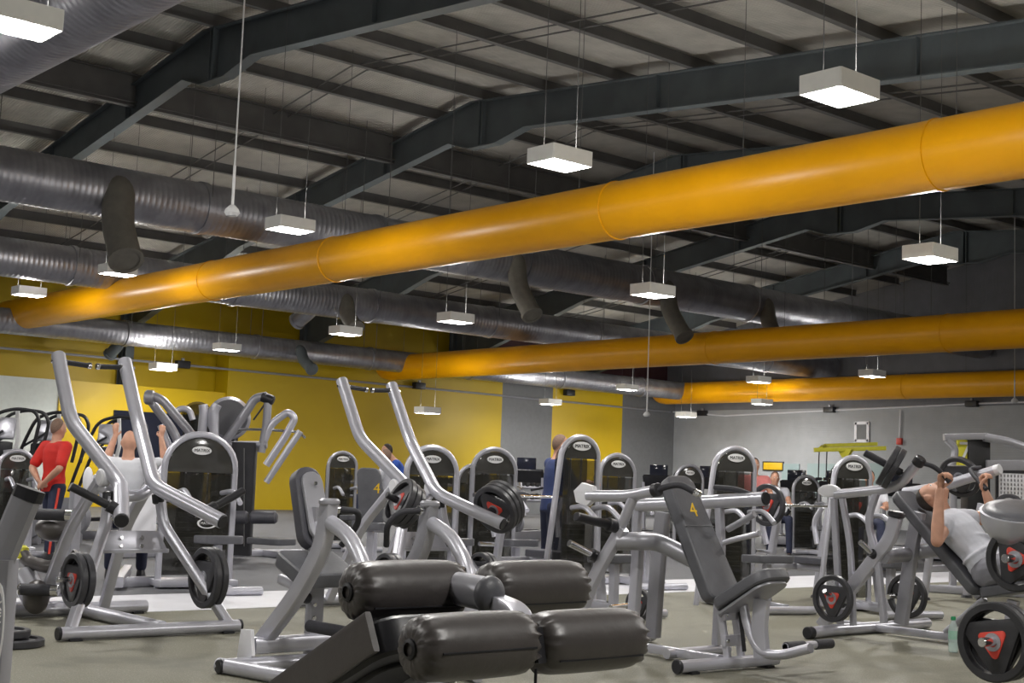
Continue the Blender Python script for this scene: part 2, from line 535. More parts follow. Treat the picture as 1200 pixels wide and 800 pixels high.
# ------------------------------------------------------------------ spiral ducts
def ribbed(mb, p0, axis, L, r, pitch, seg=32, rib=.005):
    prof = [(0, 0), (0, r)]
    x = 0
    while x < L:
        prof += [(x + pitch * .15, r), (x + pitch * .35, r + rib), (x + pitch * .5, r + rib), (x + pitch * .7, r)]
        x += pitch
    prof += [(L, r), (L, 0)]
    mb.lathe(p0, axis, prof, seg)
    return mb
def spiral_duct(label, x, z, r, spigots, y0=-6, y1=39.6, pitch=.11):
    t = thing('spiral_duct', label, 'air duct', (x, y0, z), 'galvanised spiral ducts along the roof')
    ribbed(MB(), (x, y0, z), (0, 1, 0), y1 - y0, r, pitch).done('duct_shell', 'duct', t, smooth=30)
    for y in range(int(y0) + 2, int(y1), 4):
        MB().lathe((x, y, z), (0, 1, 0), [(-.06, r), (-.05, r + .03), (.05, r + .03), (.06, r)], 32).done('joint_band', 'duct', t)
        mb = MB()
        mb.tube([(x - r, y, z), (x - r, y, roof_z(x - r) + .1)], .008, seg=5).tube([(x + r, y, z), (x + r, y, roof_z(x + r) + .1)], .008, seg=5)
        mb.done('hanger', 'purlin', t, smooth=0)
    for y, kind in spigots:
        m_, rr, dx, dz = kind
        p = V((x, y, z))
        d = V((dx, -.12, dz))
        mb = MB()
        mb.tube([p, p + V((.35, 0, .02)) * (1 if dx > 0 else -1), p + d * .5, p + d], rr, seg=20, fil=.25, caps=False)
        mb.tube([p + d, p + d * .97 ], rr * .92, seg=20, fil=0)
        s = mb.done('nozzle', m_, t, smooth=60)
        MB().lathe(p + d, d, [(-.06, rr), (-.06, rr + .025), (.02, rr + .025), (.02, rr * .85)], 20).done('nozzle_rim', m_, s)
    return t
GN = lambda r, dx, dz: ('nozzle_dark', r, dx, dz)
M['nozzle_dark'] = mat('dull nozzle', (.16, .15, .125), .6, .1, var=.1)
def duct_y(px, py, X): return on_x(px, py, X).y
X1, X2, X3 = -23.1, -28.9, -34.6
spiral_duct('galvanised spiral duct under the ridge with dark downward nozzles', X1, 6.05, .47,
            [(duct_y(128, 240, X1), GN(.28, 1.1, -1.35)), (duct_y(592, 318, X1), GN(.21, 1.1, -1.3)), (duct_y(768, 352, X1), GN(.21, 1.1, -1.3)), (duct_y(885, 360, X1), GN(.21, 1.1, -1.3))])
spiral_duct('galvanised spiral duct between the ridge duct and the yellow wall', X2, 5.5, .42,
            [(duct_y(398, 330, X2), GN(.2, 1.0, -.75)), (duct_y(378, 366, X2), ('duct', .2, -1.0, -.5))])
spiral_duct('lowest spiral duct running close to the yellow wall', X3, 4.72, .33, [(duct_y(150, 392, X3), ('rafter', .16, -.8, -.55)), (duct_y(345, 412, X3), ('rafter', .16, 1.2, -.6))], pitch=.13)
t = thing('spiral_duct', 'big corrugated duct crossing overhead beside the closest lamp', 'air duct', (-34, 6.3, 6.72), 'galvanised spiral ducts along the roof')
ribbed(MB(), (-34, 6.3, 6.72), (1, 0, 0), 38, .55, .13, rib=.016).done('duct_shell', 'duct', t, smooth=30)
for x in (-28, -22, -16, -10, -4):
    MB().tube([(x, 6.3, 7.2), (x, 6.3, roof_z(x) + .1)], .01, seg=5).done('hanger', 'purlin', t, smooth=0)

# ------------------------------------------------------------------ hanging lamps
def pendant(px, py, z, label, s=1.08, seen=True, pos=None):
    p = V(pos) if pos else on_z(px, py, z)
    t = thing('pendant_lamp', label, 'lamp', p, 'white box lamps hanging from the roof')
    w, l, h = .42 * s, .56 * s, .17 * s
    mb = MB()
    for sx, sy, lx, ly in ((1, 0, .02, l), (-1, 0, .02, l), (0, 1, w, .02), (0, -1, w, .02)):
        mb.box(p + V((sx * w / 2, sy * l / 2, .01)), (lx, ly, h), bev=.004)
    mb.done('housing', 'lamp_box', t, smooth=0)
    MB().box(p + V((0, 0, -h * .40)), (w * .86, l * .86, .02)).done('lamp_panel', 'lamp', t, smooth=0)
    zr = roof_z(p.x) + .05
    for sy in (-1, 1):
        MB().tube([p + V((0, sy * l * .42, h / 2)), V((p.x, p.y + sy * l * .42, zr))], .0045, seg=5).done('suspension_cable', 'cable', t, smooth=0)
    la = bpy.data.lights.new('lamp_glow', 'AREA')
    la.shape = 'RECTANGLE'; la.size = w * .8; la.size_y = l * .8
    la.energy = LAMP_W; la.color = (1, .97, .93); la.spread = math.radians(172)
    lo = bpy.data.objects.new('lamp_glow', la)
    COL.objects.link(lo); lo.parent = t
    lo.location = (0, 0, -h * .40 - .03)
    lp = bpy.data.lights.new('lamp_side_fill', 'POINT')  # added point fill without a bulb, brightens the yellow ducts sideways
    lp.energy = LAMP_W * 1.0; lp.color = (1, .97, .93); lp.shadow_soft_size = .07
    lo = bpy.data.objects.new('lamp_side_fill', lp)
    COL.objects.link(lo); lo.parent = t
    lo.location = (0, 0, -h * .40 - .10)
    lu = bpy.data.lights.new('lamp_roof_fill', 'AREA')  # added upward fill that brightens the roof through the open housing
    lu.shape = 'RECTANGLE'; lu.size = w * .8; lu.size_y = l * .8
    lu.energy = LAMP_W * .19; lu.color = (1, .97, .93)
    lo = bpy.data.objects.new('lamp_roof_fill', lu)
    COL.objects.link(lo); lo.parent = t
    lo.location = (0, 0, h * .1); lo.rotation_euler = (PI, 0, 0)
    return t
LAMP_W = 84
LAMPS = [
 (20, 22, 4.9, 'pendant lamp in the top corner under the big corrugated duct'),
 (984, 104, 4.95, 'brightest pendant lamp, hanging right above the closest yellow duct'),
 (656, 186, 4.95, 'bright pendant lamp over the middle of the closest yellow duct'),
 (340, 264, 4.95, 'pendant lamp in front of the yellow duct near a hanging white sensor'),
 (138, 317, 4.95, 'pendant lamp against the yellow duct below a dark nozzle'),
 (34, 342, 4.9, 'pendant lamp at the far end of the closest yellow duct'),
 (1090, 298, 4.4, 'pendant lamp above the middle yellow duct close to the end of the ridge'),
 (765, 341, 4.4, 'pendant lamp above the middle yellow duct beside a spiral duct'),
 (405, 388, 4.4, 'pendant lamp under the second spiral duct by a bare silver nozzle'),
 (534, 373, 4.4, 'pendant lamp against the second spiral duct between both long yellow ducts'),
 (266, 407, 4.4, 'pendant lamp in front of the lowest spiral duct'),
 (191, 430, 3.85, 'pendant lamp against the yellow wall beside a black emergency light'),
 (889, 445, 4.4, 'pendant lamp in front of the short yellow duct, beside a steel strut'),
 (1022, 438, 4.4, 'pendant lamp in front of the short yellow duct, above the square frame'),
 (735, 454, 4.4, 'pendant lamp at the end of the short yellow duct'),
 (645, 471, 3.8, 'pendant lamp at the edge between the dark wall and the yellow panel'),
 (804, 486, 3.7, 'small pendant lamp in the corner by the grey end wall'),
 (893, 471, 4.15, 'pendant lamp half hidden behind the short yellow duct'),
 (501, 481, 3.05, 'lowest pendant lamp, against the plain yellow wall above the arched towers'),
]
for a in LAMPS: pendant(*a)
# the same lamps go on above and behind the camera
for i, p in enumerate(((-4.5, 3.4, 4.5), (-1.0, 9.0, 4.5), (-4.4, 16.2, 4.5), (-4.5, -2.5, 4.5), (-10, -3, 4.5), (1.2, 3.0, 4.5), (-4.6, 24, 4.5), (-16, 3.2, 4.5), (-21.5, 3.2, 4.5), (-27, 3.2, 4.5))):
    pendant(0, 0, 0, 'pendant lamp outside the picture', pos=p)

# hanging white sensors
def dropper(px, py, z0, label, top=None, D=None):
    p = on_d(px, py, D)
    t = thing('hanging_sensor', label, 'sensor', p, 'white droppers hanging from the roof')
    MB().lathe(p, (0, 0, 1), [(-.06, 0), (-.055, .06), (-.02, .085), (.02, .07), (.06, .03), (.07, 0)], 20).done('sensor_dome', 'white', t)
    MB().cyl(p + V((0, 0, .05)), p + V((0, 0, .5)), .016, seg=8).done('rod', 'white', t)
    MB().tube([p + V((0, 0, .5)), V((p.x, p.y, top or roof_z(p.x)))], .009, seg=6).done('cord', 'white', t)
dropper(272, 247, 0, 'white hanging sensor on a long cord in front of the ridge duct', D=14.5)
dropper(758, 485, 0, 'small white dropper hanging near the corner of the hall', D=31)
dropper(1189, 469, 0, 'small white dropper in front of the short yellow duct', D=33)
# ------------------------------------------------------------------ weight plates
def plate(c, axis, R, label, group=None, t=.05, red='out', spin=0, rimmat='rubber_rim'):
    """tri grip plate: rim ring, rounded triangle web with a red insert, steel hub; axis points outward"""
    c, a = V(c), V(axis).normalized()
    up = V((0, 0, 1)) if abs(a.z) < .9 else V((1, 0, 0))
    w = (up - a * up.dot(a)).normalized(); u = w.cross(a)
    T = thing('weight_plate', label, 'weight plate', c, group or 'weight plates')
    MB().lathe(c, a, [(-t*.5, R*.80), (-t*.5, R*.96), (-t*.36, R), (t*.36, R), (t*.5, R*.96), (t*.5, R*.80), (t*.2, R*.77), (-t*.2, R*.77)], 40, closed=True).done('rim', rimmat, T)
    def tri(s, rr, off=0):
        pts = []
        for k in range(3):
            ang = math.radians(-90 + 120 * k + spin)
            cx, cy = s * math.cos(ang), s * math.sin(ang)
            for j in range(7):
                b = ang + math.radians(-60 + 20 * j)
                pts.append(c + a * off + u * (cx + rr * math.cos(b)) + w * (cy + rr * math.sin(b)))
        return pts
    MB().prism(tri(R * .60, R * .24), a * t * .62, .006).done('web', rimmat, T)
    for sg in ((1,) if red == 'out' else (-1,) if red == 'in' else (1, -1) if red == 'both' else ()):
        MB().prism(tri(R * .32, R * .10, sg * t * .31), a * .014, .004).done('red_insert', 'red', T)
    MB().lathe(c, a, [(-t*.52, .028), (-t*.52, .05), (t*.52, .05), (t*.52, .028)], 20, closed=True).done('hub', 'grey_steel', T)
    return T

def cap(c, d, r, parent, m='black', L=.02):
    MB().cyl(V(c) - V(d).normalized() * .004, V(c) + V(d).normalized() * L, r, seg=16, bev=.005).done('end_cap', m, parent)
def collar(c, d, r, parent, m='chrome', L=.03):
    d = V(d).normalized()
    MB().cyl(V(c) - d * L / 2, V(c) + d * L / 2, r, seg=16, bev=.004).done('collar', m, parent)
def bolts(pts, d, parent, r=.014):
    for p in pts:
        MB().cyl(V(p), V(p) + V(d).normalized() * .012, r, seg=8, bev=.003).done('bolt', 'chrome', parent)

# ------------------------------------------------------------------ lever row machine (two of them in the row)
def lever_machine(Y0, label):
    T = thing('lever_row_machine', label, 'exercise machine', (-9.6, Y0, 0), 'lever row machines with tall arms')
    MB().tube([(-9.03, Y0-.68, .05), (-9.03, Y0+.68, .05)], .045, seg=16).done('front_foot_bar', 'silver', T)
    MB().tube([(-10.5, Y0-.62, .055), (-10.5, Y0+.66, .055)], .05, seg=16).done('rear_foot_bar', 'silver', T)
    MB().tube([(-9.05, Y0+.08, .055), (-10.48, Y0+.08, .055)], .05, seg=16).done('spine_tube', 'silver', T)
    for s in (-1, 1):
        for x in (-9.03, -10.5):
            cap((x, Y0 + s * .68 if x > -10 else Y0 + s * .64, .052), (0, s, 0), .047, T)
            MB().box((x, Y0 + s * .58, .008), (.1, .09, .016), bev=.004).done('rubber_foot', 'black', T)
        leg = MB().bar([(-9.05, Y0+s*.60, .07), (-9.42, Y0+s*.225, .765), (-9.45, Y0+s*.2, .96)], .085, .06, up=(1, 0, 0), fil=.07)
        leg.done('front_leg', 'silver', T)
        MB().cyl((-9.45, Y0+s*.2, .92), (-9.46, Y0+s*.19, 1.0), .052, seg=16, bev=.01).done('leg_sleeve', 'black', T)
        MB().bar([(-10.42, Y0+s*.26, .07), (-10.05, Y0+s*.22, .72), (-9.62, Y0+s*.20, 1.08)], .08, .055, up=(0, 1, 0), fil=.2).done('rear_leg', 'silver', T)
        # pivoting lever arm
        A = [(-10.37, Y0+s*.277, 2.03), (-10.04, Y0+s*.277, 1.51), (-9.42, Y0+s*.13, 1.05), (-8.83, Y0+s*.385, .82)]
        arm = MB().tube(A, .054, seg=18, fil=.10).done('lever_arm', 'silver', T)
        cap(A[3], V(A[3]) - V(A[2]), .05, arm, L=.012)
        cap(A[0], V(A[0]) - V(A[1]), .05, arm, 'silver', L=.012)
        g = MB().cyl((-10.33, Y0+s*.22, 1.975), (-10.33, Y0+s*.05, 1.965), .021, seg=14, bev=.004).done('hand_grip', 'foam', T)
        collar((-10.33, Y0+s*.035, 1.965), (0, 1, 0), .025, T)
        collar((-10.33, Y0+s*.235, 1.976), (0, 1, 0), .025, T)
        bolts([(-10.33, Y0+s*.335, 1.975)], (0, s, 0), arm)
        # plate sleeve on the arm end
        p0, p1 = V((-8.99, Y0+s*.345, .885)), V((-9.05, Y0+s*.67, 1.04))
        MB().cyl(p0, p1, .029, seg=16, bev=.006).done('plate_sleeve', 'black', T)
        MB().cyl(p0, p0 + (p1-p0)*.22, .043, seg=16, bev=.006).done('sleeve_collar', 'black', T)
        bolts([(-8.95, Y0+s*.40, .83)], (.6, -s*.4, .2), arm, .02)
        # storage horn on the leg
        MB().cyl((-9.2, Y0+s*.40, .39), (-9.2, Y0+s*.66, .40), .02, seg=14, bev=.004).done('storage_horn', 'chrome', T)
        # pivot
        MB().cyl((-9.58, Y0+s*.15, 1.10), (-9.58, Y0+s*.235, 1.10), .065, seg=20, bev=.012).done('pivot_cover', 'pale_steel', T)
    MB().tube([(-9.62, Y0-.2, 1.04), (-9.56, Y0-.1, .97), (-9.56, Y0+.1, .97), (-9.62, Y0+.2, 1.04)], .045, seg=16, fil=.1).done('pivot_axle', 'silver', T)
    MB().prism([(-9.42, Y0-.27, .575), (-9.42, Y0+.27, .575), (-9.45, Y0+.2, .72), (-9.45, Y0-.2, .72)], (.02, 0, 0), .004).done('cross_plate', 'silver', T)
    MB().box((-9.43, Y0, .575), (.05, .56, .03), bev=.008).done('cross_plate_lip', 'silver', T)
    bolts([(-9.42, Y0+a, z) for a in (-.1, .06) for z in (.61, .67)], (1, 0, .2), T, .016)
    return T
lever_machine(4.53, 'tall silver lever machine with empty black sleeves, standing before the man in red')
lever_machine(7.18, 'tall silver lever machine with stacked plates on its sleeves, behind the black rollers')
# plates on the storage horns of the first, on the sleeves of the second
for j, y in enumerate((4.53-.53, 4.53-.475)):
    plate((-9.2, y, .39), (0, -1, 0), .19, ('outer' if j == 0 else 'inner') + ' red centred plate on the low horn beside the curved black bar', 'plates on the first lever machine', t=.048)
for j, y in enumerate((4.53+.475, 4.53+.53)):
    plate((-9.2, y, .39), (0, 1, 0), .225, ('outer' if j == 1 else 'inner') + ' big black plate on the low horn under an empty black sleeve', 'plates on the first lever machine', t=.05)
for s in (-1, 1):
    p0, p1 = V((-8.99, 7.18+s*.345, .885)), V((-9.05, 7.18+s*.67, 1.04))
    d = (p1 - p0).normalized()
    for j in range(3):
        plate(p0 + d * (.12 + j * .056), d, .22 if s > 0 else .205 - .012*(2-j),
              ('inner', 'middle', 'outer')[j] + (' plate of three on the sleeve above the black roller' if s < 0 else ' plate of three on the sleeve by the bent grey post'),
              'plates on the second lever machine', red='both' if j != 1 else '', t=.05, spin=25)

for s in (-1, 1):
    for j in range(2):
        plate((-9.2, 7.18 + s*(.475 + .055*j), .39), (0, s, 0), .17, ('inner', 'outer')[j] + ' small plate low on the second lever machine, ' + ('behind a big roller' if s < 0 else 'by a curved leg'),
              'plates on the second lever machine', red='both' if j else '', t=.05)
# ------------------------------------------------------------------ seated dip machine with its back to the camera
def dip_machine():
    T = thing('dip_machine', 'silver seated press with curved legs and dark seat, behind the big black rollers', 'exercise machine', (-7.2, 4.75, 0))
    YL, YR = 4.4, 5.13
    top = on_y(384, 592, YL)
    def XZ(x, y, Y=YL): return on_y(x, y, Y)
    for Y in (YL, YR):
        sh = V((0, Y - YL, 0))
        p = [XZ(386, 588), XZ(379, 640), XZ(350, 695), XZ(303, 757)]
        leg = MB().bar([q + sh for q in p], .10, .075, up=(1, 0, 0), fil=.25).done('front_leg', 'grey_steel' if Y == YR else 'silver', T)
        MB().cyl(p[0] + sh + V((0, 0, -.02)), p[0] + sh + V((0, 0, .02)), .062, seg=20, bev=.012).done('leg_cap', 'grey_steel', T)
        MB().tube([XZ(388, 612) + sh, XZ(410, 628) + sh, XZ(428, 665) + sh, XZ(431, 720) + sh, XZ(431, 772) + sh], .044, seg=16, fil=.2).done('rear_leg', 'silver', T)
        s = 1 if Y == YL else -1
        q = top + sh + V((0, s * .06, -.02))
        MB().tube([q, q + V((0, s*.16, -.01)), q + V((-.06, s*.20, -.09)), q + V((-.14, s*.14, -.22))], .019, seg=12, fil=.05).done('dip_handle', 'foam', T)
        collar(q, (0, 1, 0), .03, T)
    MB().bar([(-7.28, YL-.1, .15), (-7.30, YR+.1, .15)], .1, .1, up=(0, 0, 1), fil=0, rad=.6).done('pivot_tube', 'silver', T)
    for y in (YL - .12, YR + .12):
        MB().prism([(-7.37, y, .24), (-7.25, y, .25), (-7.22, y, .10), (-7.30, y, .03), (-7.40, y, .06)], (0, .025, 0), .006).done('pivot_plate', 'pale_steel', T)
    MB().tube([(-7.25, YL-.32, .045), (-7.22, YR+.3, .045)], .045, seg=16).done('front_foot_bar', 'silver', T)
    MB().tube([(-7.3, YL-.3, .045), (-6.3, YL-.12, .045)], .045, seg=16).done('side_foot_bar', 'silver', T)
    MB().tube([(-7.3, YR+.3, .045), (-6.3, YR+.12, .045)], .045, seg=16).done('side_foot_bar', 'silver', T)
    cap((-7.25, YL-.32, .045), (0, -1, 0), .042, T)
    # column, seat, backrest
    MB().bar([(-7.33, 4.76, .06), (-7.33, 4.76, .98)], .1, .07, up=(0, 1, 0)).done('column', 'grey_steel', T)
    bolts([(-7.27, 4.72, z) for z in (.3, .38)], (1, 0, 0), T)
    MB().ball((-7.3, 4.68, .42), .035).done('adjuster_knob', 'black', T)
    s0, s1 = on_y(318, 652, 4.5), on_y(352, 682, 4.5)
    s0.y = s1.y = 4.72
    MB().pad(s0, s1, (0, 1, 0), .42, .10, .06, .025).done('seat', 'vinyl_bench', T)
    MB().bar([(-7.4, 4.76, .45), (-7.75, 4.77, .50)], .06, .06).done('seat_bracket', 'silver', T)
    MB().pad(on_y(374, 640, 4.75) + V((-.05, 0, -.02)), on_y(361, 549, 4.75) + V((-.05, 0, 0)), (0, 1, 0), .20, .10, .09, .025).done('backrest', 'vinyl_side', T)
    MB().pad(on_y(375, 632, 4.75) + V((.015, 0, 0)), on_y(362, 553, 4.75) + V((.015, 0, 0)), (0, 1, 0), .15, .03, .07, .008).done('backrest_panel', 'grey_steel', T)
    bolts([on_y(366, 566, 4.75) + V((.03, 0, 0))], (1, 0, 0), T)
    MB().tube([on_y(374, 612, 4.75), on_y(380, 640, 4.75), V((-7.33, 4.76, .80))], .04, seg=14).done('backrest_arm', 'silver', T)
    r0 = on_y(362, 733, 4.45); r1 = r0 + V((.42, .02, 0))
    MB().cyl(r0, r1, .036, seg=16, bev=.008).done('foot_roller', 'foam', T)
    MB().cyl(r0 - V((.012, 0, 0)), r0 + V((.004, 0, 0)), .02, seg=12).done('end_cap', 'chrome', T)
dip_machine()

# ------------------------------------------------------------------ bench with rollers right before the camera
def wrinkled_roller(c, d, L, R, name, T):
    """vinyl roller gathered at both ends"""
    c, a = V(c), V(d).normalized()
    x = a.orthogonal().normalized(); y = a.cross(x)
    mb = MB(); seg = 72
    prof = [(-.5, .30, 0), (-.5, .42, .05), (-.495, .60, .13), (-.475, .76, .13), (-.45, .87, .075), (-.41, .95, .022), (-.36, .985, .004), (-.31, .998, 0), (-.15, 1.01, 0), (0, 1.015, 0)]
    prof += [(-h, r, k) for h, r, k in prof[-2::-1]]
    rings = []
    rnd = random.Random(int(L * 1e4))
    ph = [rnd.uniform(0, 6.28) for _ in range(4)]
    for h, r, k in prof:
        ring = []
        for i in range(seg):
            th = 2 * PI * i / seg
            wv = .5 * math.sin(15 * th + ph[0]) + .3 * math.sin(22 * th + ph[1]) + .2 * math.sin(31 * th + ph[2])
            rr = R * (r + k * wv * .95)
            ring.append(mb.bm.verts.new(c + a * (h * L + k * L * .10 * wv) + x * (rr * math.cos(th)) + y * (rr * math.sin(th))))
        rings.append(ring)
    for A, B in zip(rings, rings[1:]):
        for i in range(seg):
            mb.bm.faces.new((A[i], A[(i+1) % seg], B[(i+1) % seg], B[i]))
    mb.bm.faces.new(rings[0][::-1]); mb.bm.faces.new(rings[-1])
    o = mb.done(name, 'vinyl', T, smooth=60)
    return o
def roller_bench():
    T = thing('decline_bench', 'dark padded bench with four big black rollers, right before the camera', 'bench', (-2.6, 1.55, 0))
    def roller(xa, ya, xb, yb, X, R, sz=-.47):
        p, q = on_x(xa, ya, X), on_x(xb, yb, X)
        zc = (p.z + q.z) / 2
        p.z = q.z = zc
        c = (p + q) / 2; L = (q - p).length
        o = wrinkled_roller(c, (0, 1, 0), L, R, 'roller', T)
        # piped seam and dished end
        sx = math.sqrt(1.02 - sz * sz)
        MB().tube([c + V((sx*R*.985, -L*.40, sz*R)), c + V((sx*R, 0, sz*R)), c + V((sx*R*.985, L*.40, sz*R))], .0022, seg=6).done('seam', 'black', o)
        for s in (-1, 1):
            MB().lathe(c + V((0, s * L * .5, 0)), (0, s, 0), [(-.01, .012), (-.006, R*.34), (.004, R*.30), (.006, .012)], 20).done('end_washer', 'black', o)
        return p, q
    l0, l1 = roller(481, 757, 617, 755, -1.94, .060, -.05)
    r0, r1 = roller(622, 751, 743, 749, -1.94, .060)
    u0, u1 = roller(408, 692, 538, 691, -2.24, .060)
    v0, v1 = roller(566, 690, 678, 688, -2.24, .060)
    MB().cyl(l0 + V((0, .01, 0)), r1 - V((0, .01, 0)), .013, seg=12).done('roller_axle', 'chrome', T)
    MB().cyl(u0 + V((0, .01, 0)), v1 - V((0, .01, 0)), .024, seg=12).done('roller_axle', 'silver', T)
    ym = (u1.y + v0.y) / 2
    hz = (u1.z + v0.z) / 2
    # head tube with its round cap between the upper rollers
    b = on_x(572, 696, -2.10)
    MB().tube([b, b + V((-.16, 0, .005)), b + V((-.30, 0, -.10)), V((-2.95, b.y, .42)), V((-3.1, b.y, .06))], .034, seg=20, fil=.06).done('head_tube', 'grey_steel', T)
    MB().ball(b + V((.004, 0, 0)), .036, (.022, .037, .037), seg=20).done('round_cap', 'vinyl_bench', T)
    # bracket down to the lower rollers
    k = on_x(620, 751, -1.94)
    MB().bar([b + V((-.03, .02, -.01)), (b + k) / 2 + V((0, .02, .012)), k + V((0, 0, .005))], .045, .03, up=(0, 1, 0), fil=.03).done('roller_bracket', 'silver', T)
    MB().prism([k + V((.03, -.004, .03)), k + V((.045, -.004, -.035)), k + V((-.02, -.004, -.045)), k + V((-.045, -.004, .025))], (0, .022, 0), .004).done('bracket_plate', 'black', T)
    MB().cyl(k + V((.035, -.012, -.045)), k + V((.035, -.012, -.085)), .003, seg=6).done('zip_pull', 'black', T)
    # long pad falling away from the rollers
    e0 = V((-2.09, b.y - .09, .908)); e1 = V((-3.25, b.y - .09, .33))
    MB().pad(e1, e0, (0, 1, 0), .34, .075, .06, .018).done('pad', 'black', T)
    for sy in (-.172, .172): MB().bar([e1 + V((.03, sy, 0)), e0 + V((-.03, sy, 0))], .078, .014).done('pad_edge', 'vinyl', T)
    MB().pad(e1 + V((.02, 0, -.055)), e0 + V((-.04, 0, -.055)), (0, 1, 0), .26, .03, .05, .006).done('pad_board', 'black', T)
    MB().bar([e0 + V((-.05, 0, -.10)), e1 + V((.1, 0, -.10))], .06, .05).done('pad_rail', 'silver', T)
    MB().tube([(-3.1, b.y-.3, .045), (-3.1, b.y+.3, .045)], .04, seg=14).done('rear_foot_bar', 'silver', T)
    MB().bar([V((-2.45, b.y, .66)), V((-2.2, b.y, .35)), V((-2.12, b.y, .06))], .07, .05, up=(0, 1, 0), fil=.2).done('front_post', 'silver', T)
    MB().tube([(-2.1, b.y-.28, .045), (-2.1, b.y+.28, .045)], .04, seg=14).done('front_foot_bar', 'silver', T)
    MB().bar([V((-2.1, b.y, .05)), V((-3.1, b.y, .05))], .05, .05).done('spine_tube', 'silver', T)
roller_bench()

# ------------------------------------------------------------------ seated chest press with the 4 on its back pad
def chest_press():
    T = thing('chest_press', 'silver chest press with a yellow 4 on its tall slate backrest', 'exercise machine', (-6.7, 7.2, 0), 'plate loaded presses')
    N, C, Fp = 6.78, 7.2, 7.62
    n = lambda x, y: on_y(x, y, N)
    c = lambda x, y: on_y(x, y, C)
    f = lambda x, y: on_y(x, y, Fp)
    # front foot and seat column
    a, b = on_z(795, 781, .05), on_z(908, 772, .05)
    MB().bar([a, b], .075, .095, fil=0, rad=.7).done('front_foot_bar', 'silver', T)
    cap(a, a - b, .047, T); 
    for q in (a.lerp(b, .12), a.lerp(b, .9)): MB().box((q.x, q.y, .008), (.1, .07, .016)).done('rubber_foot', 'black', T)
    m_ = a.lerp(b, .55)
    # linkage under the seat
    s0, s1 = c(852, 712), c(866, 768)
    for dy in (-.07, .07):
        MB().bar([s0 + V((0, dy, 0)), V((m_.x - .02, C + dy, .08))], .05, .03, up=(1, 0, 0)).done('seat_link', 'silver', T)
    for zf in (.36, .19):
        q = V((m_.x - .02 - .04 * zf, C, zf))
        MB().box(q, (.035, .21, .075), bev=.01).done('link_plate', 'silver', T)
        bolts([q + V((.017, dy, 0)) for dy in (-.085, .085)], (1, 0, 0), T)
    MB().tube([V((m_.x - .01, C + .03, .42)), V((m_.x + .03, C + .04, .12))], .014, seg=8).done('gas_spring', 'black', T)
    MB().bar([c(893, 702), c(890, 735), c(893, 770)], .11, .05, up=(1, 0, 0)).done('seat_post', 'silver', T)
    cv = [c(868, 690), c(876, 735), c(890, 765), c(915, 768), c(950, 759)]
    MB().tube(cv, .032, seg=16, fil=.15).done('foot_lever', 'silver', T)
    h0, h1 = on_d(920, 758, 9.1), on_d(981, 753, 9.4)
    h1.x = h0.x; h1.z = h0.z
    MB().cyl(h0, h1, .026, seg=14).done('foot_bar', 'silver', T)
    for p, q in ((0, .4), (.62, 1)): MB().cyl(h0.lerp(h1, p), h0.lerp(h1, q), .034, seg=16, bev=.012).done('foot_grip', 'foam', T)
    # pads
    b0, b1 = c(848, 704), c(790, 560)
    MB().pad(b0, b1, (0, 1, 0), .33, .10, .06, .025, w1=.25).done('backrest', 'vinyl_bench', T)
    bd = (b1 - b0).normalized()
    nrm = V((0, 1, 0)).cross(bd).normalized()
    if nrm.x < 0: nrm = -nrm
    q = b0.lerp(b1, .70) + nrm * .0505
    text_part('number_mark', '4', .15, q, (0, 1, 0), bd, 'yellow', T)
    MB().tube([b0.lerp(b1, .57) + nrm * .0503 + V((0, -.15, 0)), b0.lerp(b1, .57) + nrm * .0503 + V((0, .15, 0))], .003, seg=6).done('pad_seam', 'black', T)
    MB().pad(c(850, 712) + V((0, 0, .01)), c(912, 671), (0, 1, 0), .34, .08, .10, .025).done('seat', 'vinyl_bench', T)
    MB().pad(c(853, 722) + V((0, 0, .0)), c(911, 682), (0, 1, 0), .30, .02, .09, .006).done('seat_board', 'grey_steel', T)
    # near lever arm, pivot, handle
    arm = MB().tube([n(690, 581), n(738, 581), n(771, 574)], .04, seg=16, fil=.1).done('press_arm', 'silver', T)
    hexa = [n(687 + 13 * math.cos(k*PI/3 + .3), 579 + 14 * math.sin(k*PI/3 + .3)) for k in range(6)]
    MB().prism(hexa, (0, .05, 0), .01).done('pivot_cover', 'pale_steel', T)
    MB().tube([n(770, 574), on_y(780, 570, N+.03), on_y(797, 567, N+.08), on_y(815, 577, N+.12)], .022, seg=12, fil=.06).done('hand_grip', 'foam', T)
    MB().cyl(on_y(813, 576, N+.115), on_y(821, 580, N+.13), .027, seg=12, bev=.008).done('end_cap', 'chrome', T)
    collar(n(769, 574), n(771, 574) - n(738, 581), .046, T, 'black', .05)
    MB().tube([n(742, 583), n(733, 605), n(725, 622)], .036, seg=14).done('arm_strut', 'silver', T)
    p0 = n(724, 617); p1 = on_x(675, 605, p0.x)
    MB().cyl(p0, p1, .032, seg=16, bev=.006).done('plate_sleeve', 'black', T)
    MB().cyl(p0, p0.lerp(p1, .25), .046, seg=16, bev=.006).done('sleeve_collar', 'black', T)
    p0 = n(699, 652); p1 = on_x(667, 636, p0.x)
    MB().cyl(p0, p1, .024, seg=14, bev=.004).done('storage_horn', 'chrome', T)
    MB().cyl(p0, p0.lerp(p1, .2), .042, seg=14, bev=.004).done('horn_collar', 'black', T)
    MB().bar([n(730, 618), n(708, 655), n(690, 690), n(676, 742)], .085, .06, up=(1, 0, 0), fil=.3).done('side_leg', 'silver', T)
    # cross beam to the backrest
    MB().tube([n(722, 634), n(735, 634) + V((0, .1, 0)), V((n(735, 634).x, C - .12, n(735, 634).z)), c(812, 655) + V((0, 0, .0))], .062, seg=18, fil=.18).done('cross_beam', 'grey_steel', T)
    x0 = n(735, 634).x
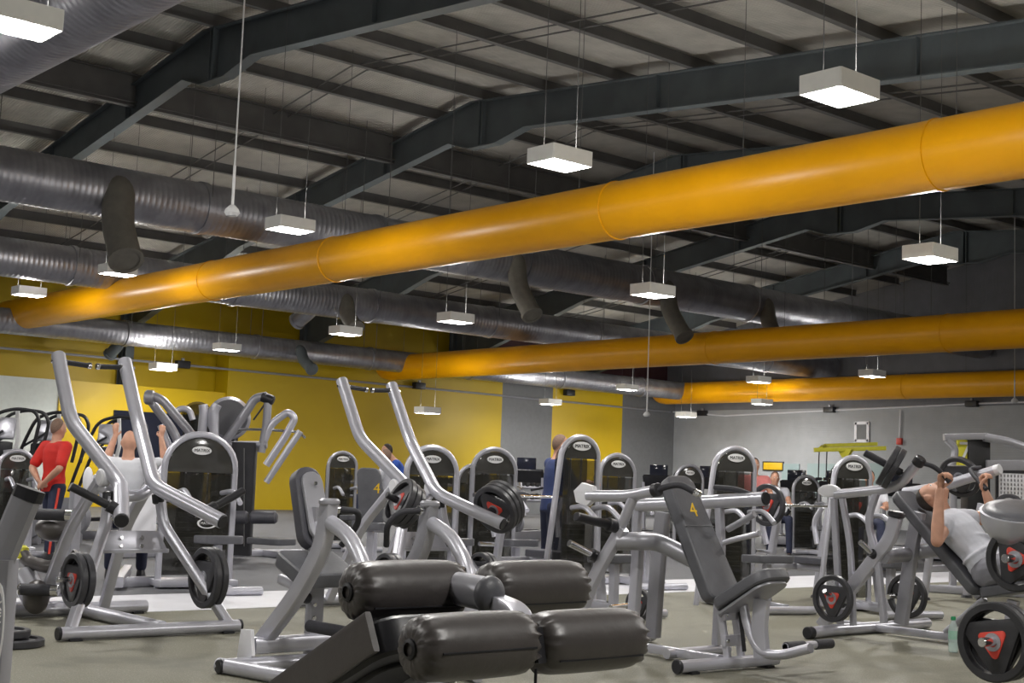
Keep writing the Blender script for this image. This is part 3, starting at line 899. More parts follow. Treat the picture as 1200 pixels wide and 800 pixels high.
    MB().bar([on_y(748, 640, 7.0), on_y(741, 742, 7.0)], .075, .06, up=(1, 0, 0)).done('rear_post', 'silver', T)
    MB().bar([on_y(777, 600, 7.5), on_y(771, 660, 7.5), on_y(765, 746, 7.5)], .11, .07, up=(1, 0, 0), fil=.2).done('rear_post', 'grey_steel', T)
    q0, q1 = V((-7.3, 6.5, .05)), V((-7.32, 7.82, .05))
    MB().tube([q0, q1], .045, seg=16).done('rear_foot_bar', 'silver', T)
    cap(q1, (0, 1, 0), .042, T, 'grey_steel')
    MB().bar([V((-7.3, C, .05)), V((-6.1, C, .05))], .06, .06).done('spine_tube', 'silver', T)
    # far lever arm
    MB().tube([f(748, 592), f(815, 589), f(897, 584)], .05, seg=16, fil=.1).done('press_arm', 'silver', T)
    cap(f(896, 584), f(897, 584) - f(815, 589), .046, T)
    MB().tube([f(838, 571), f(862, 573), f(884, 581)], .021, seg=12).done('hand_grip', 'foam', T)
    MB().cyl(f(881, 580), f(889, 583), .027, seg=12, bev=.008).done('end_cap', 'chrome', T)
    MB().bar([f(748, 590), f(745, 660)], .05, .05, up=(1, 0, 0)).done('arm_strut', 'silver', T)
    MB().bar([f(843, 595), f(845, 640), V((f(843, 595).x, Fp, .08))], .055, .05, up=(1, 0, 0)).done('arm_strut', 'silver', T)
    MB().tube([f(853, 620), f(866, 613), f(884, 602)], .024, seg=12).done('lower_grip', 'grey_steel', T)
    MB().tube([f(842, 637), f(868, 630), f(890, 625)], .02, seg=12).done('lower_grip', 'silver', T)
    bx = f(843, 595).x
    MB().tube([V((bx, 7.1, .045)), V((bx, 7.75, .045))], .035, seg=12).done('side_foot_bar', 'silver', T)
    plate((-7.5, 7.86, .26), (0, 1, 0), .13, 'small black plate on the far horn of the press marked 4', 'loose small plates', red='in')
    MB().cyl(V((-7.45, 7.5, .26)), V((-7.5, 7.95, .27)), .02, seg=12).done('storage_horn', 'chrome', T)
chest_press()

# ------------------------------------------------------------------ incline press with the man on it
def incline_press():
    T = thing('incline_press', 'silver incline press whose dark backrest carries the man in grey', 'exercise machine', (-6.9, 10.2, 0), 'plate loaded presses')
    N, C, Fp = 9.75, 10.2, 10.72
    n = lambda x, y: on_y(x, y, N)
    c = lambda x, y: on_y(x, y, C)
    f = lambda x, y: on_y(x, y, Fp)
    ov = [n(972 + 12 * math.cos(k*PI/6), 575 + 7.5 * math.sin(k*PI/6)) for k in range(12)]
    MB().prism(ov, (0, .06, 0), .012).done('pivot_cover', 'pale_steel', T)
    MB().tube([n(980, 579), n(1040, 573), n(1057, 566), n(1076, 541)], .04, seg=16, fil=.12).done('press_arm', 'silver', T)
    MB().cyl(n(1074, 545), n(1080, 536), .05, seg=14, bev=.01).done('arm_joint', 'black', T)
    MB().tube([n(1077, 542), on_y(1092, 545, N+.05), on_y(1104, 554, N+.1), on_y(1113, 565, N+.13)], .02, seg=12, fil=.05).done('hand_grip', 'foam', T)
    MB().tube([f(1060, 577), f(1105, 570), f(1135, 560), f(1167, 551)], .045, seg=16, fil=.12).done('press_arm', 'silver', T)
    cap(f(1166, 551), f(1167, 551) - f(1135, 560), .045, T, 'pale_steel', .05)
    MB().tube([f(1150, 548), on_y(1136, 549, Fp-.06), on_y(1142, 558, Fp-.12), on_y(1156, 573, Fp-.16)], .02, seg=12, fil=.05).done('hand_grip', 'foam', T)
    # sleeves with plates
    p0 = n(1057, 554)
    d0 = ray(1038, 545).normalized()
    rr = ray(1013, 530); p1 = EYE + rr * ((p0 - EYE).dot(d0) / rr.dot(d0))
    MB().cyl(p0, p1, .03, seg=16, bev=.006).done('plate_sleeve', 'foam', T)
    d = (p1 - p0).normalized()
    for j in range(2): plate(p0 + d * (.07 + .052 * j), d, .18, ('lower' if j == 0 else 'upper') + ' tilted plate on the raised sleeve of the incline press', 'plates on the incline press', red='')
    q0 = f(1118, 565); q1 = q0 + V((-.02, .30, .14))
    MB().cyl(q0, q1, .03, seg=16, bev=.006).done('plate_sleeve', 'black', T)
    dd = (q1 - q0).normalized()
    plate(q0 + dd * .12, dd, .19, 'black plate on the far arm between the hands of the man in grey', 'plates on the incline press', red='')
    # struts, legs and posts
    MB().bar([n(977, 584), n(980, 640), n(985, 733)], .05, .045, up=(1, 0, 0), fil=.3).done('front_strut', 'silver', T)
    MB().bar([n(987, 584), n(997, 640), n(1000, 733)], .045, .045, up=(1, 0, 0), fil=.3).done('front_strut', 'silver', T)
    MB().bar([n(1050, 606), n(1043, 632), n(1008, 676), n(963, 733)], .105, .07, up=(1, 0, 0), fil=.3).done('side_leg', 'silver', T)
    MB().cyl(n(1050, 606), n(1051, 599), .07, seg=18, bev=.012).done('leg_cap', 'black', T)
    MB().bar([n(1028, 575), n(1016, 610), n(1028, 650), n(1036, 730)], .05, .05, up=(1, 0, 0), fil=.3).done('rear_post', 'silver', T)
    MB().bar([on_y(1077, 600, 10.1), on_y(1070, 632, 10.1), on_y(1056, 731, 10.1)], .11, .07, up=(1, 0, 0), fil=.3).done('rear_post', 'grey_steel', T)
    MB().tube([n(1035, 652), on_y(1060, 650, 10.05), on_y(1078, 646, C), on_y(1112, 642, C)], .06, seg=18, fil=.2).done('cross_beam', 'grey_steel', T)
    a, b = on_z(951, 741, .05), on_z(1064, 732, .05)
    MB().tube([a, V((a.x - .05, a.y + .35, .05)), V((b.x, b.y, .05)), V((b.x - .03, b.y + .35, .05))], .048, seg=16, fil=.1).done('rear_foot_bar', 'silver', T)
    cap(a, (0, -1, 0), .05, T, L=.06)
    MB().bar([V((-7.25, C, .05)), V((-5.55, C, .05))], .06, .06).done('spine_tube', 'silver', T)
    # horns
    for (xa, ya), (xb, yb) in (((988, 708), (966, 692)), ((1026, 652), (1008, 635))):
        p0 = n(xa, ya); p1 = on_x(xb, yb, p0.x)
        MB().cyl(p0, p1, .022, seg=14, bev=.004).done('storage_horn', 'chrome', T)
        MB().cyl(p0, p0.lerp(p1, .3), .036, seg=14, bev=.004).done('horn_collar', 'black', T)
    pc = on_x(976, 701, n(988, 708).x)
    plate(pc, (0, -1, 0), .195, 'red centred plate on the low horn over the black foot cap', 'plates on the incline press', rimmat='rubber_rim')
    q = on_y(1063, 698, 10.95)
    plate(q, (0, 1, 0), .20, 'plate behind the wide rear post of the incline press', 'plates on the incline press', red='in', rimmat='rubber')
    MB().cyl(q + V((0, -.3, 0)), q + V((0, .2, .02)), .022, seg=12).done('storage_horn', 'chrome', T)
    # backrest and seat
    b0, b1 = c(1154, 694), c(1056, 578)
    u = (b1 - b0).normalized(); nr = V((0, 1, 0)).cross(u)
    if nr.x < 0: nr = -nr
    MB().pad(b0, b1, (0, 1, 0), .34, .085, .06, .022, w1=.28).done('backrest', 'vinyl_bench', T)
    MB().bar([b0 - nr * .06, b1.lerp(b0, .2) - nr * .06], .04, .06, up=(0, 1, 0)).done('backrest_rail', 'grey_steel', T)
    MB().pad(b0 + V((.03, 0, .0)), b0 + V((.46, 0, .10)), (0, 1, 0), .36, .085, .08, .022).done('seat', 'vinyl_bench', T)
    MB().bar([b0 + V((.25, 0, -.04)), V((b0.x + .2, C, .06))], .09, .06, up=(1, 0, 0)).done('seat_post', 'silver', T)
    MB().tube([V((b0.x + .3, C - .45, .05)), V((b0.x + .3, C + .45, .05))], .045, seg=14).done('front_foot_bar', 'silver', T)
    MB().tube([b0 + V((0, 0, -.05)), V((b0.x - .35, C, .08))], .03, seg=12).done('backrest_brace', 'grey_steel', T)
    return b0, b1
PRESS_BACK = incline_press()

# ------------------------------------------------------------------ machine cut by the frame, lower corner
def corner_machine():
    T = thing('leg_press', 'grey seated machine with two large plates, cut off beside the water bottle', 'exercise machine', (-3.9, 7.5, 0))
    X = -4.05
    p1, p2 = on_d(1166, 752, 7.6), on_d(1192, 655, 8.1)
    for k, (p, R, lab) in enumerate(((p1, .218, 'large red centred plate low down beside the water bottle'), (p2, .19, 'red centred plate above the large one, by the knees of the man in grey'))):
        MB().cyl(p + V((.02, .80, 0)), p + V((0, -.14, .005)), .026, seg=16, bev=.004).done('storage_horn', 'chrome', T)
        MB().cyl(p + V((.02, .35, 0)), p + V((.01, .06, 0)), .045, seg=16, bev=.004).done('horn_collar', 'black', T)
        plate(p, (0, -1, 0), R, lab, 'plates on the corner machine', t=.06, spin=10 if k == 0 else -25, rimmat='rubber')
    plate(p1 + V((0, .07, 0)), (0, -1, 0), .216, 'large plate directly behind the one beside the water bottle', 'plates on the corner machine', t=.06, red='')
    y = p1.y + .85
    MB().bar([V((X + .02, y, .06)), V((X + .02, y, .95))], .1, .07, up=(1, 0, 0)).done('upright_post', 'silver', T)
    MB().tube([V((X - .1, y - .3, .05)), V((X - .1, y + .9, .05))], .045, seg=14).done('foot_bar', 'silver', T)
    MB().bar([V((X, y, .05)), V((X + 1.1, y + .3, .05))], .07, .07).done('spine_tube', 'silver', T)
    # moulded seat shell with dark padded top
    q = on_d(1192, 606, 8.2)
    prof_o = []
    mb = MB()
    mb.lathe(q, (.18, -.25, 1), [(-.16, .08), (-.13, .15), (-.04, .205), (.035, .215), (.04, .19)], 40)
    mb.done('seat_shell', 'silver', T, smooth=60)
    mb = MB(); mb.lathe(q, (.18, -.25, 1), [(.0, .0), (.0, .19), (.03, .205), (.055, .19), (.065, .12), (.067, 0)], 40)
    mb.done('seat_pad', 'vinyl_bench', T, smooth=60)
    MB().bar([q + V((0, .05, -.14)), V((X + .02, y, .62))], .08, .06, up=(0, 1, 0)).done('shell_bracket', 'silver', T)
corner_machine()

# ------------------------------------------------------------------ machine cut by the frame, camera side
def side_machine():
    T = thing('leg_curl_machine', 'shadowed machine with dark oval topped post, cut off beside the man in red', 'exercise machine', on_d(12, 700, 3.9) * 1)
    T.location.z = 0
    d = 3.9
    P = lambda x, y, D=d: on_d(x, y, D)
    a, b = P(30, 585), P(-14, 690)
    MB().bar([a, b, V((b.x - .02, b.y - .02, .04))], .05, .085, up=tuple(FWD), fil=.1, rad=.9).done('leaning_post', 'grey_steel', T)
    MB().bar([P(36, 572), P(31, 585)], .054, .089, up=tuple(FWD), fil=0, rad=.9).done('post_cap', 'black', T)
    e = P(2, 655, 3.9)
    MB().bar([e, V((e.x, e.y, .03))], .09, .075, up=tuple(FWD), fil=0).done('upright_panel', 'grey_steel', T)
    w = P(3, 738, 3.8)
    w = V((e.x, e.y, w.z)) - FWD * .058 + RGT * .018
    ring = MB().lathe((0, 0, 0), (0, 0, 1), [(0, .82), (0, 1), (.1, 1), (.1, .82)], 36, closed=True)
    ring.bm.transform(Matrix.Translation(w) @ Matrix((RGT, V((0, 0, 1)), -FWD)).transposed().to_4x4() @ Matrix.Diagonal((.024, .125, .03, 1)))
    bd = ring.done('side_badge', 'white', T)
    text_part('badge_letters', 'MATRIX', .042, w - FWD * .002, V((0, 0, 1)), -RGT, 'white', bd)
side_machine()
def leg_extension():
    D = 10.4
    P = lambda x, y, d=0: on_d(x, y, D + d)
    q = on_z(80, 717, 0)
    T = thing('leg_extension', 'dark roller machine with bright roller ends in front of the man in red', 'exercise machine', (q.x, q.y, 0))
    for k, (x0, x1, y) in enumerate(((39, 85, 602), (21, 68, 690))):
        p, e = P(x0, y), P(x1, y)
        e.z = p.z
        dr = e - p
        MB().cyl(p + dr * .08, p + dr * .84, .044, seg=18, bev=.006).done('roller', 'foam', T)
        MB().cyl(p, p + dr * .10, .046, seg=18, bev=.014).done('end_cap', 'chrome', T)
        MB().cyl(p + dr * .82, p + dr * 1.02, .046, seg=18, bev=.006).done('collar', 'chrome', T)
        c = P((x0 + x1) / 2 + (2 if k == 0 else -2), y + (17 if k == 0 else 9), .15)
        MB().ball(c, 1, (.145, .145, .10) if k == 0 else (.10, .10, .13), seg=24).done('knee_pad', 'vinyl', T)
        MB().tube([c, V((q.x, q.y, c.z))], .03, seg=10).done('pad_arm', 'grey_steel', T)
        MB().bar([e + V((0, 0, .03)), V((q.x, q.y, e.z - .1))], .05, .03).done('roller_arm', 'grey_steel', T)
    MB().cyl(P(24, 670, .3), P(44, 705, .2), .10, seg=18, bev=.03).done('seat_roller', 'grey_steel', T)
    c = [P(25, 647, .3), P(33, 658, .3), P(58, 665, .2), P(82, 660, .2), P(92, 648, .2)]
    MB().tube(c, .05, seg=14, fil=.12).done('curved_bar', 'vinyl', T)
    MB().cyl(c[0] + V((-.02, 0, .05)), c[0] + V((0, 0, -.06)), .06, seg=14, bev=.02).done('end_cap', 'lime', T)
    MB().bar([V((q.x, q.y, 1.0)), V((q.x, q.y, .03))], .1, .08, up=(1, 0, 0)).done('column', 'silver', T)
    MB().bar([V((q.x, q.y - .75, .05)), V((q.x, q.y + .1, .05))], .09, .09).done('base_rail', 'silver', T)
    MB().bar([V((q.x - .5, q.y - .6, .05)), V((q.x + .3, q.y - .6, .05))], .09, .09).done('base_rail', 'silver', T)
leg_extension()
for k in range(2):
    p = on_z(10, 751, .03) ; p.z = .026 + .054 * k
    if k: p += V((-.05, -.05, 0))
    plate(p, (0, 0, 1), .225 if k == 0 else .20, ('lower' if k == 0 else 'upper') + ' plate of the flat stack on the floor by the shadowed machine', 'plates lying on the floor', red='')
# water bottle
p = on_z(1117, 764, 0)
T = thing('water_bottle', 'clear plastic water bottle with green cap on the floor beside a large plate', 'bottle', p)
M['pet'] = mat('clear plastic', (.72, .88, .84), .08, 0, alpha=.35)
M['pet_green'] = mat('tinted wrap', (.35, .66, .50), .2, 0, alpha=.5)
M['green'] = mat('green cap', (.03, .32, .13), .4, 0)
MB().lathe(p, (0, 0, 1), [(0, 0), (0, .032), (.012, .038), (.07, .038), (.075, .035), (.08, .038), (.12, .038), (.125, .035), (.13, .038), (.17, .038), (.205, .03), (.235, .016), (.25, .014), (.25, 0)], 24).done('bottle_body', 'pet', T, smooth=60)
MB().lathe(p, (0, 0, 1), [(.004, 0), (.004, .03), (.10, .034), (.10, 0)], 24).done('water', 'pet', T, smooth=60)
MB().cyl(p + V((0, 0, .243)), p + V((0, 0, .272)), .019, seg=20, bev=.004).done('bottle_cap', 'green', T)
MB().lathe(p, (0, 0, 1), [(.10, .0385), (.165, .0385)], 24).done('wrap_label', 'pet_green', T, smooth=60)
# ------------------------------------------------------------------ weight stack machines behind the aisle
def arch(w, h, n=14):
    """outline of an arched panel in (y, z), width w, height h"""
    r = w / 2; k = .92
    pts = [(-r, 0)]
    for i in range(n + 1):
        a = PI - PI * i / n
        pts.append((r * math.cos(a), h - r * k + r * k * math.sin(a)))
    pts.append((r, 0))
    return pts
def stack_machine(px, py, D, w, label, rot=None, kit='row', h=None, sweep=0, base=.12, group='arched weight stack machines'):
    p = on_d(px, py, D)
    h = h or p.z
    rz = rot if rot is not None else 0
    T = thing('stack_machine', label, 'exercise machine', (p.x, p.y, 0), group, rot=(0, 0, math.radians(rz)))
    L = dict(parent=T, local=True)
    A = arch(w, h)
    fr = [(0, y - (sweep * max(0, (h - z) / h) if y < 0 else 0), z) for y, z in A]
    MB().tube(fr, .034 if w > .55 else .029, seg=12, fil=0).done('arch_tube', 'grey_steel' if px in (580, 724, 808, 945, 402, 556) else 'silver', **L)
    zc = h - w * .52
    low = [(0.0, -w * .465, base), (0.0, w * .465, base), (0.0, w * .465, zc - .012), (0.0, -w * .465, zc - .012)]
    top = [(0.0, -w * .465, zc)] + [(0.0, y * .93, z - .03) for y, z in A if z - .03 > zc] + [(0.0, w * .465, zc)]
    MB().prism(low, (.03, 0, 0), .006).done('shroud', 'shroud', **L)
    MB().prism(top, (.036, 0, 0), .006).done('shroud_cap', 'shroud_cap', **L)
    MB().prism([(-.16, y * .9, max(base, z - .05)) for y, z in A], (.03, 0, 0), .006).done('rear_shroud', 'shroud', **L)
    st = MB()
    for k in range(12): st.box((-.08, 0, .22 + .05 * k), (.09, w * .5, .044), bev=.004)
    st.done('weight_stack', 'dark_stack', **L)
    for s in (-1, 1): MB().cyl((-.08, s * w * .16, .15), (-.08, s * w * .16, h - w * .3), .011, seg=8).done('guide_rod', 'chrome', **L)
    bz = h - w * .22
    mb = MB().lathe((.016, 0, 0), (1, 0, 0), [(0, 0), (0, .105), (.010, .10), (.012, 0)], 28)
    mb.bm.transform(Matrix.Translation((0, 0, bz)) @ Matrix.Diagonal((1, 1, .42, 1)))
    bd = mb.done('badge', 'white', **L)
    MB().box((-.03, 0, .05), (.42, w + .08, .07), bev=.02).done('base_frame', 'silver', **L)
    if w > .7:
        mb = MB().lathe((.016, 0, 0), (1, 0, 0), [(0, .085), (0, .105), (.010, .105), (.010, .085)], 28, closed=True)
        mb.bm.transform(Matrix.Translation((0, .10, .64)) @ Matrix.Diagonal((1, 1, .5, 1)))
        b2 = mb.done('lower_badge', 'white', **L)
        text_part('badge_letters', 'MATRIX', .038, (.018, .10, .64), (0, 1, 0), (0, 0, 1), 'white', None).parent = b2
    # user side: spine, seat, backrest, levers
    x = .62 if kit == 'tower' else .95
    MB().bar([(.1, 0, .06), (x + .35, 0, .06)], .08, .06).done('spine_tube', 'silver', **L)
    MB().tube([(x + .35, -.33, .045), (x + .35, .33, .045)], .04, seg=12).done('foot_bar', 'silver', **L)
    MB().bar([(x, 0, .08), (x, 0, .46)], .09, .06, up=(1, 0, 0)).done('seat_post', 'silver', **L)
    MB().pad((x - .22, 0, .50), (x + .22, 0, .52), (0, 1, 0), .38, .08, .07, .02).done('seat', 'vinyl_bench', **L)
    if kit == 'row':
        MB().pad((x - .34, 0, .72), (x - .38, 0, 1.18), (0, 1, 0), .26, .08, .06, .02).done('chest_pad', 'vinyl_bench', **L)
        MB().tube([(x - .42, 0, .95), (.25, 0, .9), (.2, 0, .08)], .035, seg=12, fil=.1).done('pad_post', 'silver', **L)
        for s in (-1, 1):
            MB().tube([(.2, s * .2, 1.25), (.3, s * .34, .95), (.62, s * .36, .9)], .032, seg=12, fil=.12).done('lever_arm', 'silver', **L)
            MB().cyl((.60, s * .36, .9), (.62, s * .2, .93), .02, seg=10).done('hand_grip', 'foam', **L)
    elif kit == 'tower':
        for s in (-1, 1): MB().tube([(.06, s * w * .3, .95), (.3, s * w * .34, .98), (.5, s * w * .34, .86)], .026, seg=12, fil=.1).done('lever_arm', 'silver', **L)
    elif kit == 'press':
        MB().pad((x + .25, 0, .58), (x + .36, 0, 1.22), (0, 1, 0), .3, .09, .07, .02).done('backrest', 'vinyl_bench', **L)
        MB().tube([(x + .36, 0, .95), (x + .46, 0, .7), (x + .40, 0, .08)], .04, seg=12, fil=.15).done('backrest_post', 'silver', **L)
        for s in (-1, 1):
            MB().tube([(.15, s * .22, 1.45), (.5, s * .42, 1.38), (.72, s * .42, 1.05)], .034, seg=12, fil=.15).done('lever_arm', 'silver', **L)
            MB().cyl((.72, s * .42, 1.07), (.74, s * .26, 1.03), .02, seg=10).done('hand_grip', 'foam', **L)
    else:   # leg curl: rollers before the seat
        MB().pad((x + .25, 0, .55), (x + .42, 0, 1.05), (0, 1, 0), .34, .09, .07, .02).done('backrest', 'vinyl_bench', **L)
        MB().tube([(x - .1, .28, .6), (x - .45, .28, .42), (x - .5, .28, .30)], .032, seg=12, fil=.1).done('lever_arm', 'silver', **L)
        for s in (-1, 1): MB().cyl((x - .5, s * .04, .32), (x - .5, s * .25, .32), .055, seg=16, bev=.015).done('roller', 'vinyl', **L)
        MB().lathe((x, .24, .6), (0, 1, 0), [(0, 0), (0, .13), (.05, .13), (.05, 0)], 24).done('cam_cover', 'grey_steel', **L)
    # lettering on the badge
    cuv = text_part('badge_letters', 'MATRIX', .046, (0.029, 0, bz), (0, 1, 0), (0, 0, 1), 'black', None)
    cuv.parent = bd
    return T
STK = [
 (237, 509, 13.9, .74, 'wide arched weight stack tower right behind the first lever machine', -8, 'tower'),
 (507, 524, 15.3, .60, 'arched weight stack tower behind the arm of the second lever machine', -14, 'tower'),
 (580, 526, 15.6, .54, 'arched weight stack tower behind the three stacked plates', -14, 'tower'),
 (681, 512, 13.2, .40, 'tall arched tower hiding part of the man in navy', -10, 'tower'),
 (724, 533, 16.6, .50, 'low arched tower before the grey wall, next to the tall one', -10, 'tower'),
 (862, 525, 14.2, .46, 'arched tower just behind the backrest marked 4', -18, 'tower'),
 (1000, 536, 14.2, .42, 'arched tower under the yellow training frame', -18, 'tower'),
 (808, 545, 25, .62, 'small dark arched tower far off by the corner of the hall', -10, 'tower'),
 (945, 558, 26, .56, 'far arched machine under the yellow board', -20, 'tower'),
 (402, 530, 22, .48, 'narrow arched tower against the yellow wall beside the second lever machine', -12, 'tower'),
 (21, 528, 18, .46, 'silver domed tower to the side of the man in red', -5, 'tower'),
 (556, 545, 20, .5, 'arched machine half hidden between two towers near the dumbbells', -14, 'curl'),
]
for a in STK:
    stack_machine(*a[:5], rot=a[5], kit=a[6], sweep=.2 if a[0] in (681, 862, 1000) else 0)

# ------------------------------------------------------------------ bench press stations with barbells
def olympic_bench(x, y0, label, half=.62, bar_z=1.05):
    T = thing('bench_press', label, 'bench', (x, y0, 0), 'bench press stations')
    for s in (-1, 1):
        y = y0 + s * .45
        MB().bar([(x - .55, y, .03), (x - .48, y, .55), (x - .36, y, 1.12)], .075, .06, up=(1, 0, 0), fil=.2).done('upright', 'silver', T)
        MB().tube([(x - .40, y, .95), (x - .28, y, .93), (x - .25, y, .99)], .022, seg=10).done('bar_hook', 'black', T)
        MB().tube([(x - .55, y, .60), (x - .62, y + s*.02, .85), (x - .50, y + s*.02, 1.02)], .03, seg=12, fil=.1).done('spotter_arm', 'silver', T)
        MB().lathe((x - .55, y, 0), (0, 0, 1), [(0, 0), (0, .07), (.03, .06), (.03, 0)], 16).done('rubber_foot', 'black', T)
        MB().cyl((x - .50, y, .52), (x - .50, y + s * .25, .53), .022, seg=10).done('storage_horn', 'chrome', T)
    MB().bar([(x - .50, y0 - .45, .36), (x - .50, y0 + .45, .36)], .07, .07).done('cross_bar', 'silver', T)
    MB().pad((x - .45, y0, .44), (x + .78, y0, .44), (0, 1, 0), .28, .08, .05, .02).done('bench_pad', 'vinyl_side', T)
    MB().bar([(x - .5, y0, .36), (x + .72, y0, .36)], .07, .07).done('bench_rail', 'silver', T)
    MB().bar([(x + .55, y0, .34), (x + .60, y0, .03)], .08, .07, up=(1, 0, 0)).done('front_leg', 'silver', T)
    MB().lathe((x + .6, y0, 0), (0, 0, 1), [(0, 0), (0, .075), (.03, .065), (.03, 0)], 16).done('rubber_foot', 'black', T)
    return T
def barbell(x, y0, z, label, half=.66, sleeve=.42):
    T = thing('barbell', label, 'barbell', (x, y0, z), 'barbells on the benches')
    MB().cyl((x, y0 - half, z), (x, y0 + half, z), .014, seg=12).done('bar', 'chrome', T)
    for s in (-1, 1):
        MB().cyl((x, y0 + s * half, z), (x, y0 + s * (half + sleeve), z), .025, seg=14, bev=.004).done('sleeve', 'chrome', T)
        MB().cyl((x, y0 + s * half, z), (x, y0 + s * (half + .03), z), .04, seg=14).done('collar', 'chrome', T)
def bench_at(xa, ya, xb, yb, D, label, blabel, plates):
    p, q = on_d(xa, ya, D), on_d(xb, yb, D)
    q = on_x(xb, yb, p.x)
    y0 = (p.y + q.y) / 2; half = (q.y - p.y) / 2 - .05
    olympic_bench(p.x + .27, y0, label)
    barbell(p.x, y0, 1.03, blabel, half=half)
    for s, lab, R in plates:
        plate((p.x, y0 + s * (half + .10), 1.03), (0, s, 0), R, lab, 'plates on the barbells', red='both')
bench_at(903, 596, 1001, 597, 14.6, 'bench press station between the two plate loaded presses', 'barbell with red plates between the two plate loaded presses',
         [(-1, 'red centred barbell plate beside the handle of the press marked 4', .225), (1, 'red centred barbell plate behind the strut of the incline press', .225)])
bench_at(588, 580, 690, 579, 14.0, 'bench press station behind the pale pivot of the press marked 4', 'bare barbell resting behind the pale pivot of the press marked 4', [])
bench_at(1085, 586, 1180, 588, 15.4, 'bench press station behind the man in grey', 'barbell racked behind the raised hands of the man in grey',
         [(-1, 'black barbell plate beside the head of the man in grey', .2), (1, 'black barbell plate at the picture edge behind a grey mesh board', .22)])
# flat low bench frames in front of the aisle stripe
# ------------------------------------------------------------------ big cable rig beside the first lever machine
def cable_rig():
    D = 18.5
    c = on_d(262, 640, D)
    T = thing('cable_station', 'tall multi arm cable station with silver domes behind the wide arched tower', 'exercise machine', (c.x, c.y, 0))
    P = lambda x, y, d=0: on_d(x, y, D + d)
    def down(p, z=.05): return V((p.x, p.y, z))
    # dark column of the pulldown with its rails
    a, b = P(274, 520), P(300, 520)
    m_ = (a + b) / 2
    MB().bar([m_ + V((0, 0, .02)), down(m_)], .32, .22, up=tuple(RGT)).done('column_cover', 'black', T)
    for q in (P(271, 520, -.2), P(305, 520, -.2)): MB().bar([q, down(q)], .06, .06).done('column_rail', 'grey_steel', T)
    MB().tube([P(268, 521), P(313, 521)], .05, seg=12).done('head_beam', 'grey_steel', T)
    MB().cyl(P(286, 525, -.2), P(286, 640, -.2), .008, seg=6).done('pull_cable', 'cable', T)
    # silver domes with dark faces
    for k, (x, y, r, d) in enumerate(((231, 490, .24, 1.2), (268, 490, .30, .4))):
        q = P(x, y, d)
        mb = MB(); mb.lathe(q, (1, -.5, .0), [(-.16, .0), (-.16, r*.93), (-.1, r), (.05, r), (.10, r*.86), (.10, 0)], 32)
        mb.done('dome_cover', 'silver' if k else 'shroud', T, smooth=50)
        MB().lathe(q, (1, -.5, 0), [(.04, r*.86), (.115, r*.84), (.12, 0)], 32).done('dome_face', 'shroud', T)
        for dx in (-.12, .12): MB().cyl(q + V((0, dx, -.05)), down(q + V((0, dx, 0))), .02, seg=8).done('guide_rod', 'chrome', T)
        MB().bar([q + V((-.05, 0, 0)), down(q + V((-.05, 0, 0)))], .08, .35, up=(1, 0, 0)).done('stack_column', 'dark_stack', T)
    # twin arms on one side
    for d, pts in ((0, ((176, 463), (190, 468), (226, 510), (240, 540))), (.6, ((174, 466), (186, 482), (206, 508), (215, 540)))):
        MB().tube([P(x, y, d) for x, y in pts], .062, seg=14, fil=.25).done('jib_arm', 'grey_steel', T)
    MB().cyl(P(170, 465), P(181, 466), .10, seg=14, bev=.02).done('pulley_head', 'grey_steel', T)
    MB().tube([P(188, 498), P(197, 520), P(206, 540)], .045, seg=12).done('jib_brace', 'silver', T)
    MB().tube([P(202, 486, 1), P(212, 478, 1), P(222, 480, 1), P(226, 492, 1)], .045, seg=12, fil=.1).done('hoop', 'silver', T)
    for xs in ((236, 233), (251, 254)):
        MB().tube([P(xs[0], 515, -.3), P(xs[1] + (6 if xs[0] < 240 else -3), 482, -.3), P(xs[0] + (2 if xs[0] < 240 else 4), 474, -.3)], .06, seg=12, fil=.2).done('hoop', 'silver', T)
    # other side: curved boom, loop and lat bar
    MB().tube([P(262, 520), P(285, 488), P(299, 466), P(313, 464)], .06, seg=14, fil=.3).done('jib_arm', 'grey_steel', T)
    MB().cyl(P(306, 464), P(321, 470), .07, seg=14, bev=.02).done('pulley_head', 'black', T)
    MB().tube([P(314, 472), P(312, 500), P(306, 530)], .055, seg=12).done('jib_brace', 'grey_steel', T)
    MB().tube([P(314, 468), P(297, 492)], .012, seg=6).done('pull_cable', 'black', T)
    MB().tube([P(308, 520), P(318, 496), P(338, 482), P(346, 490), P(334, 512), P(312, 545)], .05, seg=14, fil=.3).done('hoop', 'silver', T)
    MB().tube([P(262, 516), P(278, 503), P(310, 503), P(350, 506), P(358, 513)], .018, seg=10, fil=.1).done('lat_bar', 'chrome', T)
    MB().tube([P(352, 505), P(334, 532), P(312, 565)], .045, seg=12).done('jib_brace', 'silver', T)
    for x0, x1 in ((264, 291), (293, 325)): MB().cyl(P(x0, 606, -.6), P(x1, 606, -.6), .085, seg=18, bev=.03).done('thigh_roller', 'vinyl_side', T)
    MB().bar([P(293, 606, -.5), down(P(293, 606, -.5))], .08, .08).done('roller_post', 'silver', T)
    s0 = P(318, 634, -.9)
    MB().pad(s0 + V((-.25, -.1, 0)), s0 + V((.25, .1, 0)), (-.3, .9, 0), .40, .08, .08, .02).done('seat', 'vinyl_bench', T)
    MB().bar([s0, down(s0)], .08, .08).done('seat_post', 'silver', T)
    # base
    for y in (-.8, .8):
        MB().bar([V((c.x - .5, c.y + y, .05)), V((c.x + 1.3, c.y + y, .05))], .09, .08).done('base_rail', 'silver', T)
    MB().bar([V((c.x - .3, c.y - 1.4, .05)), V((c.x - .3, c.y + 1.4, .05))], .09, .08).done('base_rail', 'silver', T)
    return T
cable_rig()
